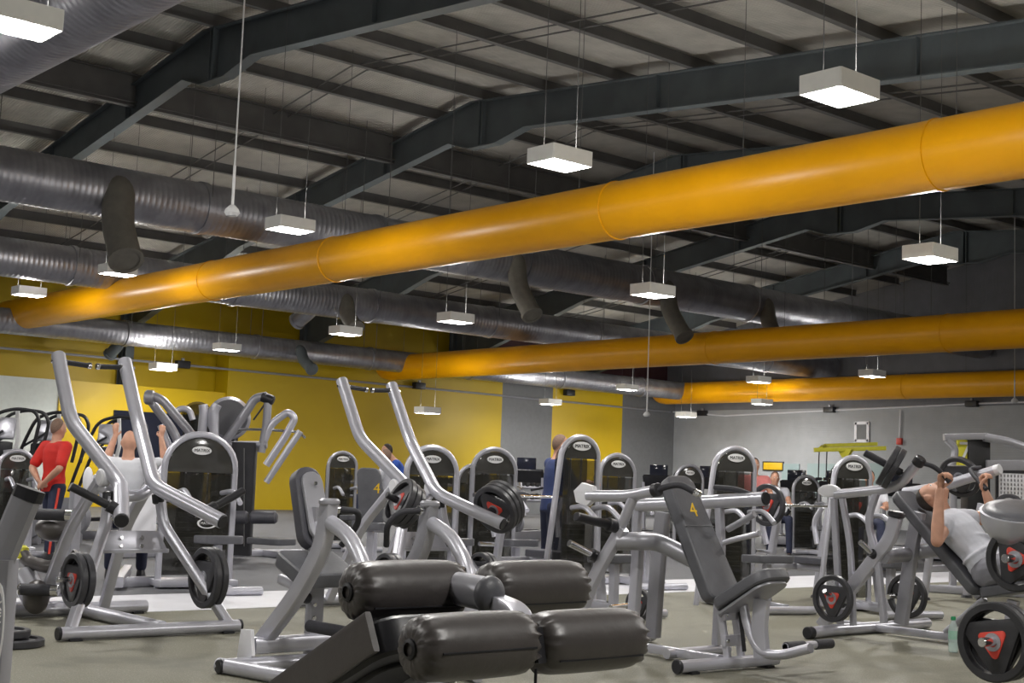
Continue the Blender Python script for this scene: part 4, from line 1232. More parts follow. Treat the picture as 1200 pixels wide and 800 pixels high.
# machine the man in white uses
def white_man_machine():
    p = on_d(152, 600, 14.0)
    T = thing('shoulder_press', 'light grey overhead press around the bald man in white', 'exercise machine', (p.x, p.y, 0))
    P = lambda x, y, D=14: on_d(x, y, D)
    MB().tube([P(108, 560), P(118, 568), P(126, 590), P(126, 640)], .05, seg=14, fil=.15).done('lever_arm', 'silver', T)
    MB().tube([P(150, 582, 13.6), P(172, 578, 13.6), P(182, 566, 13.7), P(198, 540, 13.8)], .05, seg=14, fil=.15).done('lever_arm', 'silver', T)
    MB().ball(P(103, 562, 13.7), 1, (.05, .05, .13), seg=16).done('pivot_cover', 'pale_steel', T)
    MB().box(P(163, 608, 13.5), (.03, .36, .5), bev=.01).done('instruction_board', 'pale_steel', T)
    MB().pad(V((p.x + .22, p.y - .1, .5)), V((p.x - .2, p.y + .12, .5)), (.5, .86, 0), .4, .09, .07, .02).done('seat', 'vinyl_bench', T)
    MB().bar([V((p.x, p.y, .46)), V((p.x, p.y, .05))], .09, .07).done('seat_post', 'silver', T)
    MB().bar([V((p.x + .7, p.y - .4, .08)), V((p.x - .8, p.y + .4, .08))], .1, .09).done('spine_tube', 'silver', T)
    MB().bar([P(130, 683, 13.6), P(186, 680, 13.9)], .1, .08).done('foot_bar', 'silver', T)
    MB().bar([V((p.x - .6, p.y + .3, .05)), V((p.x - .6, p.y + .3, 1.6))], .09, .09).done('rear_column', 'silver', T)
    MB().tube([P(150, 590, 13.7), P(155, 605, 13.7), P(185, 612, 13.7)], .02, seg=10).done('hand_rail', 'silver', T)
white_man_machine()
# ------------------------------------------------------------------ cardio machines against the side wall
def cardio(px, D, label, tv):
    p = on_d(px, 600, D)
    T = thing('elliptical_trainer', label, 'exercise machine', (p.x, p.y, 0), 'elliptical trainers by the side wall')
    q = V((p.x, p.y, 0))
    ax, ay = RGT, FWD
    P = lambda a, b, z: q + ax * a + ay * b + V((0, 0, z))
    MB().bar([P(-.45, 0, .08), P(.75, 0, .08)], .14, .16).done('base_rail', 'grey_steel', T)
    MB().lathe(P(.55, -.12, .38), FWD, [(0, 0), (0, .30), (.24, .30), (.24, 0)], 28).done('flywheel_cover', 'grey_steel', T)
    MB().bar([P(.35, 0, .15), P(.2, 0, 1.35)], .12, .1).done('mast', 'silver', T)
    for s in (-1, 1):
        MB().tube([P(-.35, s*.22, .75), P(-.13, s*.24, 1.45), P(.05, s*.24, 1.86), P(.35, s*.22, 1.95), P(.62, s*.2, 1.92), P(.70, s*.2, 1.78), P(.60, s*.2, 1.2)], .026, seg=10, fil=.22).done('handle_arc', 'black', T)
        MB().tube([P(-.12, s*.24, 1.42), P(.18, s*.2, 1.62)], .018, seg=8).done('hand_grip', 'foam', T)
        MB().bar([P(-.5, s*.2, .3), P(.45, s*.2, .36)], .06, .12).done('pedal_arm', 'black', T)
    if tv:
        MB().bar([P(.30, -.02, 1.95), P(.34, -.02, 1.5), P(.28, -.02, 1.2)], .055, .04, up=tuple(RGT)).done('screen_pole', 'white', T)
        c = P(.16, -.08, 1.66)
        MB().box(c, (.10, .29, .32), rot=Matrix.Rotation(-.6, 3, 'Z') @ Matrix.Rotation(-.2, 3, 'Y'), bev=.03).done('screen_housing', 'silver', T)
        MB().box(c + V((-.05, .03, .02)), (.06, .25, .22), rot=Matrix.Rotation(-.6, 3, 'Z') @ Matrix.Rotation(-.2, 3, 'Y'), bev=.01).done('screen', 'black', T)
    MB().box(P(.08, 0, 1.36), (.1, .34, .22), rot=Matrix.Rotation(-.6, 3, 'Z'), bev=.03).done('console', 'black', T)
for x, lab, tv in ((-12, 'elliptical trainer cut off by the picture edge', True), (38, 'elliptical trainer with a silver screen behind the man in red', True), (110, 'elliptical trainer with a silver screen beside the bald man in white', True)):
    cardio(x, 20 + (x + 12) / 75, lab, tv)
def treadmill(px, D, label, rz=0):
    p = on_d(px, 600, D)
    T = thing('treadmill', label, 'exercise machine', (p.x, p.y, 0), 'treadmills along the end wall', rot=(0, 0, rz))
    L = dict(parent=T, local=True)
    MB().box((0, 0, .12), (.75, 1.7, .18), bev=.03).done('deck', 'grey_steel', **L)
    MB().box((0, 0, .215), (.5, 1.5, .02)).done('belt', 'black', **L)
    for s in (-1, 1):
        MB().bar([(s*.36, .7, .15), (s*.36, .62, 1.25)], .09, .06, up=(0, 1, 0)).done('upright', 'silver', **L)
        MB().tube([(s*.36, .6, 1.05), (s*.36, .1, 1.0)], .025, seg=10).done('hand_rail', 'foam', **L)
    MB().box((0, .62, 1.28), (.75, .1, .28), rot=Matrix.Rotation(.4, 3, 'X'), bev=.04).done('console', 'black', **L)
    MB().box((0, .58, 1.5), (.42, .04, .28), bev=.015).done('screen', 'dark_glass', **L)
for k, (x, D) in enumerate(((600, 27), (760, 30), (820, 29), (925, 30), (972, 29), (1050, 27), (1110, 26))):
    treadmill(x, D, ('treadmill between two arched towers behind the three stacked plates', 'treadmill by the corner of the hall', 'treadmill behind the small dark arched tower', 'treadmill under the glazed part of the end wall', 'treadmill below the yellow training frame', 'treadmill seen beyond the raised tilted plates', 'treadmill beyond the head of the man in grey')[k], rz=.4)
# ------------------------------------------------------------------ yellow suspension training frame
def training_frame():
    D = 26
    P = lambda x, y, d=0: on_d(x, y, D + d)
    c = P(992, 600)
    T = thing('suspension_frame', 'yellow suspension training frame on a black post before the end wall', 'training frame', (c.x, c.y, 0))
    a, b = P(954, 527), P(1038, 525)
    MB().bar([a, b], .08, .07).done('top_beam', 'lime', T)
    MB().bar([P(966, 522, .6), P(1028, 520, .6)], .07, .07).done('top_beam', 'lime', T)
    MB().bar([P(966, 523, .6), P(962, 526)], .08, .08).done('end_beam', 'lime', T)
    q = P(991, 524)
    MB().bar([q + V((0, 0, .12)), V((q.x, q.y, q.z - .45))], .2, .2).done('post_head', 'lime', T)
    MB().bar([V((q.x, q.y, q.z - .45)), V((q.x, q.y, .02))], .18, .18).done('post', 'black', T)
    MB().prism([q + V((-.16, 0, -.04)), q + V((.16, 0, -.04)), q + V((0, 0, -.28))], (0, .08, 0)).done('gusset', 'lime', T)
    MB().box((q.x, q.y, .03), (1.0, 1.0, .06), bev=.02).done('base_plate', 'black', T)
    for x in (960, 969):
        MB().tube([P(x, 528), P(x - 1, 560)], .012, seg=6).done('strap', 'black', T)
        MB().cyl(P(x - 4, 561), P(x + 3, 561), .03, seg=10).done('strap_handle', 'black', T)
training_frame()
# glazed strip, yellow board and mesh board along the end wall
t = thing('notice_board', 'yellow board low on the grey end wall by two seated people', 'board', on_y(906, 546, YG - .08))
MB().box(on_y(906, 546, YG - .06), (.85, .06, .26), bev=.01).done('panel', 'yellow', t)
MB().box(on_y(906, 546, YG - .035), (.95, .05, .34), bev=.01).done('frame_edge', 'black', t)
M['pale_glass'] = mat('pale glazing', (.36, .46, .47), .15, 0, .6)
for k, (xa, xb) in enumerate(((916, 936), (946, 985), (1010, 1046))):
    a, b = on_y(xa, 556, YG - .05), on_y(xb, 556, YG - .05)
    structure('window_%d' % (k + 2), MB().box(((a.x + b.x) / 2, YG - .02, a.z - .15), (b.x - a.x, .06, 1.1)), 'pale_glass')
# ------------------------------------------------------------------ cable machine at the far edge
def cable_frame():
    D = 17
    P = lambda x, y, d=0: on_d(x, y, D + d)
    c = P(1150, 640)
    T = thing('cable_machine', 'grey framed cable machine with a yellow poster behind the raised hands', 'exercise machine', (c.x, c.y, 0))
    MB().bar([P(1106, 512), P(1156, 511)], .08, .08).done('head_beam', 'grey_steel', T)
    MB().tube([P(1153, 512), P(1180, 517), P(1204, 525)], .055, seg=12).done('jib_arm', 'grey_steel', T)
    q = P(1154, 507, -.1); MB().bar([q, V((q.x, q.y, .03))], .08, .08).done('front_post', 'grey_steel', T)
    MB().bar([P(1156, 545), P(1204, 545)], .13, .06).done('mid_beam', 'grey_steel', T)
    MB().tube([P(1110, 515), P(1120, 525), P(1117, 543), P(1104, 553)], .045, seg=10, fil=.1).done('pulley_arm', 'grey_steel', T)
    q = P(1117, 560, .2); MB().bar([P(1117, 540, .2), V((q.x, q.y, .03))], .08, .08).done('rear_post', 'grey_steel', T)
    a, b = P(1121, 514, .15), P(1154, 514, .15)
    m_ = (a + b) / 2
    rz = Matrix.Rotation(YAW - PI/2 + PI/2, 3, 'Z')
    rr = Matrix((RGT, FWD, V((0, 0, 1)))).transposed()
    MB().box(m_ + V((0, 0, -.28)), (.36, .06, .55), rot=rr, bev=.01).done('poster_board', 'shroud', T)
    MB().box(P(1128, 532, .1), (.15, .02, .48), rot=rr, bev=.004).done('poster', 'lime', T)
    text_part('poster_mark', '7', .34, P(1131, 530, .075), RGT, (0, 0, 1), 'white', T)
    MB().box(P(1143, 560, .2), (.28, .3, 1.0), rot=rr, bev=.02).done('weight_stack', 'dark_stack', T)
    MB().bar([P(1110, 700, .3), P(1170, 700, .3)], .1, .08).done('base_rail', 'grey_steel', T)
    for x in (1117, 1154):
        q = P(x, 560); MB().bar([V((q.x - .5, q.y - .2, .05)), V((q.x + .5, q.y + .2, .05))], .09, .08).done('base_rail', 'grey_steel', T)
    return T
cable_frame()
def mesh_board():
    D = 18
    P = lambda x, y, d=0: on_d(x, y, D + d)
    c = P(1186, 600)
    T = thing('mesh_board', 'pale mesh board in a black frame at the picture edge', 'board', (c.x, c.y, 0))
    rr = Matrix((RGT, FWD, V((0, 0, 1)))).transposed()
    m_ = (P(1168, 575) + P(1206, 575)) / 2
    W = (P(1206, 575) - P(1168, 575)).length
    for s in (-1, 1):
        MB().box(m_ + RGT * s * W / 2, (.04, .04, .52), rot=rr).done('frame_edge', 'black', T)
        q = m_ + RGT * s * W / 2; MB().bar([q + V((0, 0, -.2)), V((q.x, q.y, .02))], .04, .04).done('stand_leg', 'black', T)
        MB().box(m_ + V((0, 0, s * .25)), (W, .04, .04), rot=rr).done('frame_edge', 'black', T)
    mb = MB()
    for k in range(9): mb.box(m_ + RGT * W * (-.42 + .105 * k), (.025, .02, .5), rot=rr)
    for k in range(9): mb.box(m_ + V((0, 0, -.22 + .055 * k)), (W, .015, .022), rot=rr)
    mb.done('mesh', 'pale_steel', T, smooth=0)
    MB().box(m_ + FWD * .03, (W, .01, .5), rot=rr).done('backing', 'grey_steel', T)
mesh_board()
# ------------------------------------------------------------------ dumbbell racks by the yellow wall
def dumbbell_rack(x, ys, label, group, lab):
    T = thing('dumbbell_rack', label, 'rack', (x, ys[0], 0), 'dumbbell racks by the yellow wall')
    L = ys[1] - ys[0]
    for z, dx in ((.95, -.12), (.55, .12)):
        MB().box((x + dx, (ys[0] + ys[1]) / 2, z), (.34, L, .05), rot=Matrix.Rotation(.25, 3, 'Y'), bev=.01).done('shelf', 'grey_steel', T)
        MB().tube([(x + dx + .17, ys[0], z), (x + dx + .17, ys[1], z)], .03, seg=8).done('shelf_rail', 'silver', T)
    for y in (ys[0] + .1, ys[1] - .1):
        MB().bar([(x - .2, y, 1.15), (x + .1, y, .03)], .08, .06, up=(1, 0, 0)).done('rack_leg', 'silver', T)
    n = int(L / .42)
    k0 = None
    for z, dx, row in ((1.07, -.12, 'top'), (.67, .12, 'lower')):
        for k in range(n):
            y = ys[0] + .25 + k * .42
            p = V((x + dx, y, z))
            if k0 is None:
                k0 = thing('dumbbell', '', 'dumbbell', p, group)
                for s in (-1, 1): MB().cyl(p + V((s*.07, 0, 0)), p + V((s*.17, 0, 0)), .095, seg=8, bev=.015).done('head', 'rubber', k0)
                MB().cyl(p + V((-.08, 0, 0)), p + V((.08, 0, 0)), .018, seg=8).done('handle', 'chrome', k0)
                d = k0
            else:
                d = copy_tree(k0); d.location = p
            d['label'] = lab
            d['group'] = group + (' (upper shelf)' if row == 'top' else ' (lower shelf)')
            d['label'] = lab % row
dumbbell_rack(-33.5, (22.5, 27.9), 'dumbbell rack along the yellow wall behind the second lever machine', 'dumbbells on the yellow wall rack', 'black dumbbell on the %s shelf of the yellow wall rack')
dumbbell_rack(-33.2, (29.2, 33.4), 'dumbbell rack before the dark wall between the yellow panels', 'dumbbells on the dark wall rack', 'black dumbbell on the %s shelf of the dark wall rack')

# upright bench pad with a 4, between the two levers of the second machine
def utility_bench():
    D = 14.2
    b0, b1 = on_d(438, 612, D), on_d(432, 548, D)
    T = thing('utility_bench', 'dark upright bench pad with a yellow 4 behind the second lever machine', 'bench', (b0.x, b0.y, 0))
    u = (b1 - b0).normalized()
    MB().pad(b0, b1, RGT, .30, .09, .07, .025, w1=.25).done('backrest', 'vinyl_bench', T)
    n = u.cross(RGT).normalized()
    if n.dot(FWD) > 0: n = -n
    text_part('number_mark', '4', .15, b0.lerp(b1, .62) + n * .046 + RGT * .07, RGT, u, 'yellow', T)
    q = V((b0.x, b0.y, 0))
    MB().pad(b0 - FWD * .08 + V((0, 0, -.06)), b0 - FWD * .48 + V((0, 0, -.02)), RGT, .30, .08, .07, .02).done('seat', 'vinyl_bench', T)
    MB().bar([b0 + FWD * .06, q + FWD * .1 + V((0, 0, .06))], .08, .06, up=tuple(RGT)).done('post', 'silver', T)
    MB().tube([q - RGT * .3 + FWD * .1 + V((0, 0, .045)), q + RGT * .3 + FWD * .1 + V((0, 0, .045))], .04, seg=12).done('foot_bar', 'silver', T)
    MB().bar([q + FWD * .1 + V((0, 0, .05)), q - FWD * .6 + V((0, 0, .05))], .07, .06).done('spine_tube', 'silver', T)
    MB().bar([b0 - FWD * .3 + V((0, 0, -.08)), q - FWD * .3 + V((0, 0, .05))], .07, .06, up=tuple(RGT)).done('post', 'silver', T)
utility_bench()
# ------------------------------------------------------------------ people
def limb(mb, chain, seg=14):
    """chain of (point, radius): tapered bones with round joints"""
    for (p, r), (q, s) in zip(chain, chain[1:]):
        p, q = V(p), V(q)
        if (q - p).length > 1e-4: mb.lathe(p, q - p, [(0, 0), (0, r), ((q-p).length, s), ((q-p).length, 0)], seg)
    for p, r in chain: mb.ball(p, r, seg=seg)
def loft(mb, rings, seg=20):
    """rings of (centre, half width vector, half depth vector)"""
    R = []
    for c, a, b in rings:
        R.append([mb.bm.verts.new(V(c) + V(a) * math.cos(2*PI*k/seg) + V(b) * math.sin(2*PI*k/seg)) for k in range(seg)])
    for A, B in zip(R, R[1:]):
        for k in range(seg): mb.bm.faces.new((A[k], A[(k+1) % seg], B[(k+1) % seg], B[k]))
    mb.bm.faces.new(R[0][::-1]); mb.bm.faces.new(R[-1])
def frame3(up, face):
    up = V(up).normalized(); f = V(face); f = (f - up * f.dot(up)).normalized()
    return up, f, f.cross(up)      # up, forward, right
def rot_of(x, y, z): return Matrix((x, y, z)).transposed()

def hand(mb, wrist, dirv, palm, side, s, grip=None, curl=.5):
    """palm and five fingers; grip = axis of a bar the fingers close around"""
    d = V(dirv).normalized(); pn = V(palm); pn = (pn - d * pn.dot(d)).normalized()
    w = d.cross(pn)          # across the knuckles
    pc = V(wrist) + d * .05 * s
    mb.ball(pc, 1, (.03*s, .045*s, .016*s), seg=12, rot=rot_of(w, d, pn))
    mb.ball(V(wrist) + d*.075*s, 1, (.038*s, .03*s, .017*s), seg=12, rot=rot_of(w, d, pn))
    for k, L in enumerate((.068, .078, .073, .056)):
        b = V(wrist) + d * .09 * s + w * (.029 - .0195 * k) * s * side
        a1, a2, a3 = (1.0, 2.0, 2.9) if curl > .8 else (curl*.7, curl*1.5, curl*2.2)
        pts = [(b, .0105*s)]
        q = b
        for ang, fr in ((a1, .45), (a2, .32), (a3, .23)):
            q = q + (d * math.cos(ang) + pn * math.sin(ang)) * L * fr * s * 1.05
            pts.append((q, (.010, .0092, .008)[len(pts)-1] * s))
        limb(mb, pts, 8)
    b = V(wrist) + d * .025 * s + w * .026 * s * side
    t1 = b + (d * .55 + w * side * .7 + pn * .3) * .035 * s
    t2 = t1 + (d * .75 + w * side * .05 + pn * .75) * .03 * s
    t3 = t2 + (d * .5 - w * side * .45 + pn * .7) * .024 * s
    limb(mb, [(b, .014*s), (t1, .012*s), (t2, .0105*s), (t3, .009*s)], 8)

def person(label, J, s=1.0, shirt='shirt_grey', legs='navy', hair='hair_short', sleeves=.55, shorts=False, loc=None, fine=.009, hairlen=1.0, stripe=False, group=None, show_legs=True):
    """J: joints in hall coordinates (see the calls)"""
    T = thing('person', label, 'person', loc, group)
    hip, chest, neck = V(J['hip']), V(J['chest']), V(J['neck'])
    up = (neck - hip).normalized()
    _, f, r = frame3(up, J['front'])
    hd, hup, hf, hr = V(J['head']), *frame3(J['head_up'], J['face'])
    def torso(mb, g, lo=0, hi=1):
        k = [(hip - up*.06*s, .165, .105), (hip + up*.06*s, .16, .105), (hip.lerp(chest, .5), .145, .10), (chest, .17, .115), (chest.lerp(neck, .45), .185, .11), (chest.lerp(neck, .80), .13, .085), (neck - up*.01*s, .062, .06)]
        loft(mb, [(c + up*0, r*(a*s+g), f*(b*s+g)) for c, a, b in k[lo:len(k) if hi == 1 else hi]])
    def head(mb):
        mb.ball(hd, 1, (.076*s, .096*s, .118*s), seg=20, rot=rot_of(hr, hf, hup))
        mb.ball(hd - hup*.055*s + hf*.03*s, 1, (.056*s, .062*s, .065*s), seg=16, rot=rot_of(hr, hf, hup))   # jaw
        mb.ball(hd - hup*.10*s + hf*.062*s, .026*s, seg=10)                                                   # chin
        limb(mb, [(hd + hf*.09*s + hup*.005*s, .011*s), (hd + hf*.108*s - hup*.03*s, .016*s)], 8)             # nose
        mb.ball(hd + hf*.082*s - hup*.062*s, 1, (.026*s, .014*s, .008*s), seg=10, rot=rot_of(hr, hf, hup))    # lips
        mb.ball(hd + hf*.085*s + hup*.028*s, 1, (.05*s, .014*s, .010*s), seg=10, rot=rot_of(hr, hf, hup))     # brow
        for sg in (-1, 1):
            mb.ball(hd + hr*sg*.079*s - hup*.01*s - hf*.008*s, 1, (.010*s, .022*s, .032*s), seg=10, rot=rot_of(hr, hf, hup))  # ear
    body = MB()
    torso(body, 0); head(body)
    limb(body, [(neck - up*.04*s, .066*s), (hd - hup*.05*s - hf*.015*s, .055*s)])
    for sd, k in ((-1, 'l'), (1, 'r')):
        sh, el, wr = (V(J[k + n]) for n in ('_shoulder', '_elbow', '_wrist'))
        m1 = sh.lerp(el, .4); m2 = el.lerp(wr, .3)
        limb(body, [(sh, .064*s), (m1, .056*s), (el, .043*s), (m2, .046*s), (wr, .029*s)])
        hdv = V(J.get(k + '_hand', wr - el))
        hand(body, wr, hdv, J.get(k + '_palm', f), sd, s * J.get('hand_scale', 1.0), curl=J.get('curl', .5))
        if show_legs:
            hp, kn, an = (V(J[k + n]) for n in ('_hip', '_knee', '_ankle'))
            limb(body, [(hp, .092*s), (hp.lerp(kn, .5), .078*s), (kn, .057*s), (kn.lerp(an, .3), .058*s), (an, .037*s)])
            td = V(J.get(k + '_toe', f)); td.z = 0; td.normalize()
            limb(body, [(an - td*.03*s - V((0, 0, .05*s)), .03*s), (an + td*.16*s - V((0, 0, .06*s)), .026*s)])
    solid(body, fine, 3, 'body', 'skin', T)
    sm = MB(); torso(sm, .013*s, 0, 6)
    mb2 = sm
    loft(mb2, [(chest.lerp(neck, .55), r*.15*s, f*.1*s), (chest.lerp(neck, .9), r*.09*s, f*.075*s)])
    for k in 'lr':
        sh, el = V(J[k + '_shoulder']), V(J[k + '_elbow'])
        if sleeves: limb(sm, [(chest.lerp(neck, .6), .09*s), (sh, .079*s), (sh.lerp(el, sleeves), .071*s)])
        else: limb(sm, [(chest.lerp(neck, .6), .085*s), (sh.lerp(chest, .2), .072*s)])
    loft(sm, [(hip - up*.10*s, r*.182*s, f*.122*s), (hip + up*.08*s, r*.176*s, f*.122*s)])
    if J.get('folds'):       # a few uneven folds round the waist
        for k, (h, dx, tl, w) in enumerate(((.10, .02, .12, 1), (.26, -.03, -.10, .8), (.40, .03, .16, 1), (.60, -.02, -.14, .7))):
            c = hip.lerp(chest, h) + f*.012*s + r*dx*s
            n_ = (up + r*tl*1.4 + f*tl).normalized()
            a_, b_ = (r - n_*r.dot(n_)).normalized(), (f - n_*f.dot(n_)).normalized()
            loft(sm, [(c - n_*.016*s, a_*.155*s, b_*.112*s), (c, a_*(.168 + .006*w)*s, b_*(.122 + .006*w)*s), (c + n_*.016*s, a_*.155*s, b_*.112*s)])
    solid(sm, fine * 1.1, 4, 'shirt', shirt, T)
    if show_legs:
        lg = MB()
        loft(lg, [(hip - up*.11*s, r*.18*s, f*.12*s), (hip + up*.05*s, r*.172*s, f*.117*s)])
        for k in 'lr':
            hp, kn, an = (V(J[k + n]) for n in ('_hip', '_knee', '_ankle'))
            if shorts: limb(lg, [(hp, .108*s), (hp.lerp(kn, .5), .1*s), (hp.lerp(kn, .85), .092*s)])
            else: limb(lg, [(hp, .105*s), (hp.lerp(kn, .5), .09*s), (kn, .072*s), (an + (kn-an)*.1, .058*s)])
        t_ = solid(lg, fine * 1.1, 4, 'shorts' if shorts else 'trousers', legs, T)
        if stripe:
            for k in 'lr':
                hp, kn, an = (V(J[k + n]) for n in ('_hip', '_knee', '_ankle'))
                o = -FWD * .055 * s + r * (.05 * s if k == 'r' else -.05 * s)
                MB().tube([hp + o * 1.4, kn + o, an + o * .8], .016*s, seg=8).done('side_stripe', 'red', t_)
        for k in 'lr':
            an = V(J[k + '_ankle']); td = V(J.get(k + '_toe', f)); td.z = 0; td.normalize()
            sh_ = MB()
            z0 = an.z - .075 * s
            rr = td.cross(V((0, 0, 1)))
            loft(sh_, [(V((an.x, an.y, z0)) + td*.05*s, td*.14*s, rr*.048*s), (V((an.x, an.y, z0 + .03*s)) + td*.05*s, td*.142*s, rr*.05*s), (V((an.x, an.y, z0 + .075*s)) + td*.005*s, td*.07*s, rr*.043*s), (V((an.x, an.y, z0 + .10*s)), td*.05*s, rr*.04*s)])
            sh_.done('shoe', 'black', T, smooth=60)
    if hair:
        hm = MB()
        hm.ball(hd + hup*.012*s - hf*.012*s, 1, (.081*s, .098*s, .117*s), seg=24, rot=rot_of(hr, hf, hup))
        bmesh.ops.bisect_plane(hm.bm, geom=hm.bm.verts[:] + hm.bm.edges[:] + hm.bm.faces[:], plane_co=hd + hup*.035*s - hf*.01*s*hairlen, plane_no=(hup*.62 - hf*.8), clear_inner=True)
        hm.done('hair', hair, T, smooth=60)
    # eyes
    for sg in (-1, 1):
        MB().ball(hd + hr*sg*.031*s + hf*.083*s + hup*.008*s, .0095*s, seg=10).done('eye', 'white', T)
    return T

def floor_person(label, p, front, s=1.0, lean=0, turn=None, arms='down', **kw):
    """standing figure: p on the floor, front = facing direction"""
    p = V((p.x, p.y, 0)); _, f, r = frame3((0, 0, 1), front); Z = V((0, 0, 1))
    hip = p + Z*.93*s; L = f * lean
    J = dict(hip=hip, chest=hip + Z*.30*s + L*.3, neck=hip + Z*.55*s + L*.55, front=f, head=hip + Z*.70*s + L*.75 + f*.02*s, head_up=Z + L*.3, face=turn or f)
    for sg, k in ((-1, 'l'), (1, 'r')):
        sh = hip + Z*.47*s + r*sg*.20*s + L*.47
        J[k+'_shoulder'] = sh
        if arms == 'back':
            J[k+'_elbow'] = sh - Z*.27*s - f*.13*s + r*sg*.07*s
            J[k+'_wrist'] = hip + Z*.03*s - f*.19*s + r*sg*.05*s - Z*.02*sg
            J[k+'_hand'] = -r*sg - Z*.5; J[k+'_palm'] = f
        elif arms == 'front':
            J[k+'_elbow'] = sh - Z*.24*s + f*.12*s + r*sg*.04*s
            J[k+'_wrist'] = sh - Z*.20*s + f*.36*s - r*sg*.04*s
            J[k+'_hand'] = f; J[k+'_palm'] = -Z
        else:
            J[k+'_elbow'] = sh - Z*.29*s - f*.02*s + r*sg*.05*s
            J[k+'_wrist'] = sh - Z*.53*s + f*.05*s + r*sg*.05*s
            J[k+'_hand'] = -Z; J[k+'_palm'] = -r*sg
        J[k+'_hip'] = hip - Z*.04*s + r*sg*.09*s
        st = (.12 if k == 'l' else -.10) * kw.get('stride', 0)
        J[k+'_knee'] = p + Z*.50*s + r*sg*.11*s + f*st*.6
        J[k+'_ankle'] = p + Z*.085*s + r*sg*.13*s + f*st
    kw.pop('stride', None)
    return person(label, J, s, loc=p, **kw)

def seated_person(label, p, front, s=1.0, seat=.52, arms='up', **kw):
    p = V((p.x, p.y, 0)); _, f, r = frame3((0, 0, 1), front); Z = V((0, 0, 1))
    hip = p + Z*(seat + .10*s)
    J = dict(hip=hip, chest=hip + Z*.30*s, neck=hip + Z*.55*s, front=f, head=hip + Z*.70*s + f*.02*s, head_up=Z, face=f)
    for sg, k in ((-1, 'l'), (1, 'r')):
        sh = hip + Z*.47*s + r*sg*.20*s
        J[k+'_shoulder'] = sh
        if arms == 'up':
            J[k+'_elbow'] = sh + Z*.03*s + r*sg*(.16 if k == 'r' else .04)*s + f*.21*s
            J[k+'_wrist'] = sh + Z*.28*s + r*sg*(.10 if k == 'r' else -.03)*s + f*.26*s
            J[k+'_hand'] = Z; J[k+'_palm'] = f
        else:
            J[k+'_elbow'] = sh - Z*.24*s + f*.10*s + r*sg*.06*s
            J[k+'_wrist'] = sh - Z*.22*s + f*.34*s
            J[k+'_hand'] = f; J[k+'_palm'] = -Z
        J[k+'_hip'] = hip - Z*.02*s + r*sg*.1*s
        J[k+'_knee'] = hip + f*.42*s + r*sg*.16*s - Z*.02*s
        J[k+'_ankle'] = V((0, 0, .085)) + V((J[k+'_knee'].x, J[k+'_knee'].y, 0)) + f*.05
    return person(label, J, s, loc=p, **kw)

# man lying back on the incline press
def incline_man():
    b0, b1 = PRESS_BACK
    u = (b1 - b0).normalized(); C = 10.2
    nr = V((0, 1, 0)).cross(u)
    if nr.x < 0: nr = -nr
    s = 1.13; Y = V((0, 1, 0))
    c = lambda x, y, d=0: on_y(x, y, C + d)
    hip = b0 + nr * .175 + u * .09
    neck = c(1103, 601); neck.y = C
    chest = hip.lerp(neck, .60) + nr * .02
    J = dict(hip=hip, chest=chest, neck=neck, front=nr, head=c(1093, 582), head_up=(-.93, 0, .12), face=(.16, 0, .98), folds=True, curl=1.0, hand_scale=1.2)
    # facing +X the man's right side is towards the camera (-Y)
    shn, shf = c(1106, 615, -.19), c(1130, 608, .20)
    J['r_shoulder'], J['l_shoulder'] = shn, shf
    J['r_elbow'] = on_y(1098, 634, C - .42)
    hn = on_y(1101, 575, C - .33)
    J['r_wrist'] = hn; J['r_hand'] = (.12, .05, 1); J['r_palm'] = (.9, 0, .1)
    J['l_elbow'] = on_y(1166, 606, C + .44)
    J['l_wrist'] = on_y(1155, 577, C + .40); J['l_hand'] = (-.2, 0, 1); J['l_palm'] = (.9, -.1, .1)
    for sg, k in ((1, 'l'), (-1, 'r')):
        J[k+'_hip'] = hip + Y*sg*.11 - u*.03
        J[k+'_knee'] = hip + V((.50, sg*.20, .13))
        J[k+'_ankle'] = V((hip.x + .62, C + sg*.24, .10))
        J[k+'_toe'] = (1, 0, 0)
    T = person('man in grey shirt lying back on the incline press, gripping both handles', J, s, 'shirt_grey', 'shorts', 'hair_dark', sleeves=.22, shorts=True, loc=V((hip.x, C, 0)), fine=.0085, hairlen=1.4)
    return T
incline_man()
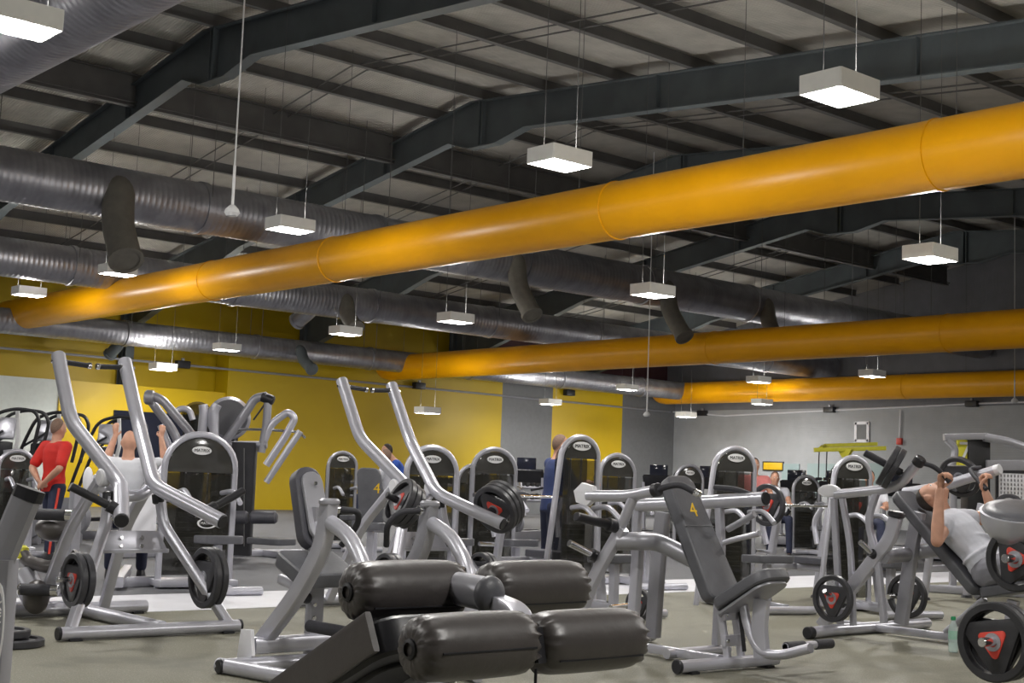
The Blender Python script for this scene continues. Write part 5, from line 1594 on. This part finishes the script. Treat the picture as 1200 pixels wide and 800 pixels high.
# man in red, hands clasped behind his back
p = on_d(63, 560, 17.0)
floor_person('man in red shirt and dark trousers standing with hands clasped behind his back', p, (-.25, .97, 0), .99, arms='back', shirt='shirt_red', legs='navy', hair='hair_short', sleeves=.75, stripe=True, stride=1, fine=.013)
p = on_d(648, 540, 16.4)
floor_person('man in navy top standing behind an arched tower before the yellow panel', p, (.35, .94, 0), 1.0, arms='front', shirt='shirt_blue', legs='navy', hair='hair_short', sleeves=.95, lean=.1, fine=.014)
p = on_d(150, 540, 14.0)
seated_person('bald man in white shirt seated with his back turned and arms raised', p, (-.85, .5, 0), 1.0, seat=.63, shirt='shirt_white', legs='navy', hair=None, sleeves=.6, fine=.013)
p = on_d(478, 545, 25)
floor_person('person in cobalt shirt leaning forward by the dumbbell rack', p, (-.5, -.85, 0), 1.0, lean=.5, arms='front', shirt='shirt_cobalt', legs='navy', hair='hair_dark', sleeves=.6, fine=.02)
p = on_d(884, 548, 22)
seated_person('person in pink top seated beside an arched tower near the end wall', p, (.8, -.6, 0), .98, seat=.78, arms='front', shirt='shirt_pink', legs='navy', hair='hair_dark', sleeves=.3, fine=.02)
p = on_d(908, 556, 24)
seated_person('person in grey top seated in front of a yellow board', p, (.8, -.6, 0), .96, seat=.62, arms='front', shirt='shirt_grey', legs='navy', hair='hair_short', sleeves=.3, fine=.02)
p = on_d(1019, 556, 21)
seated_person('dark haired person in white top beyond the incline press', p, (.6, -.8, 0), .96, seat=.66, arms='front', shirt='shirt_white', legs='navy', hair='hair_dark', sleeves=.5, fine=.02)
p = on_d(452, 545, 23)
seated_person('brown haired person seated behind the plates of the second lever machine', p, (-.7, -.7, 0), .98, seat=.72, arms='front', shirt='shirt_grey', legs='navy', hair='hair_short', sleeves=.5, fine=.02)
# ------------------------------------------------------------------ world and view
w = bpy.data.worlds.new('hall'); sc.world = w
w.use_nodes = True
w.node_tree.nodes['Background'].inputs[0].default_value = (.5, .55, .65, 1)
w.node_tree.nodes['Background'].inputs[1].default_value = .05
vs = sc.view_settings
vs.view_transform = 'Standard'; vs.look = 'None'; vs.exposure = EXPOSURE; vs.gamma = 1
vs.use_curve_mapping = False
for o in list(bpy.data.objects):
    if '_world' in o: del o['_world']
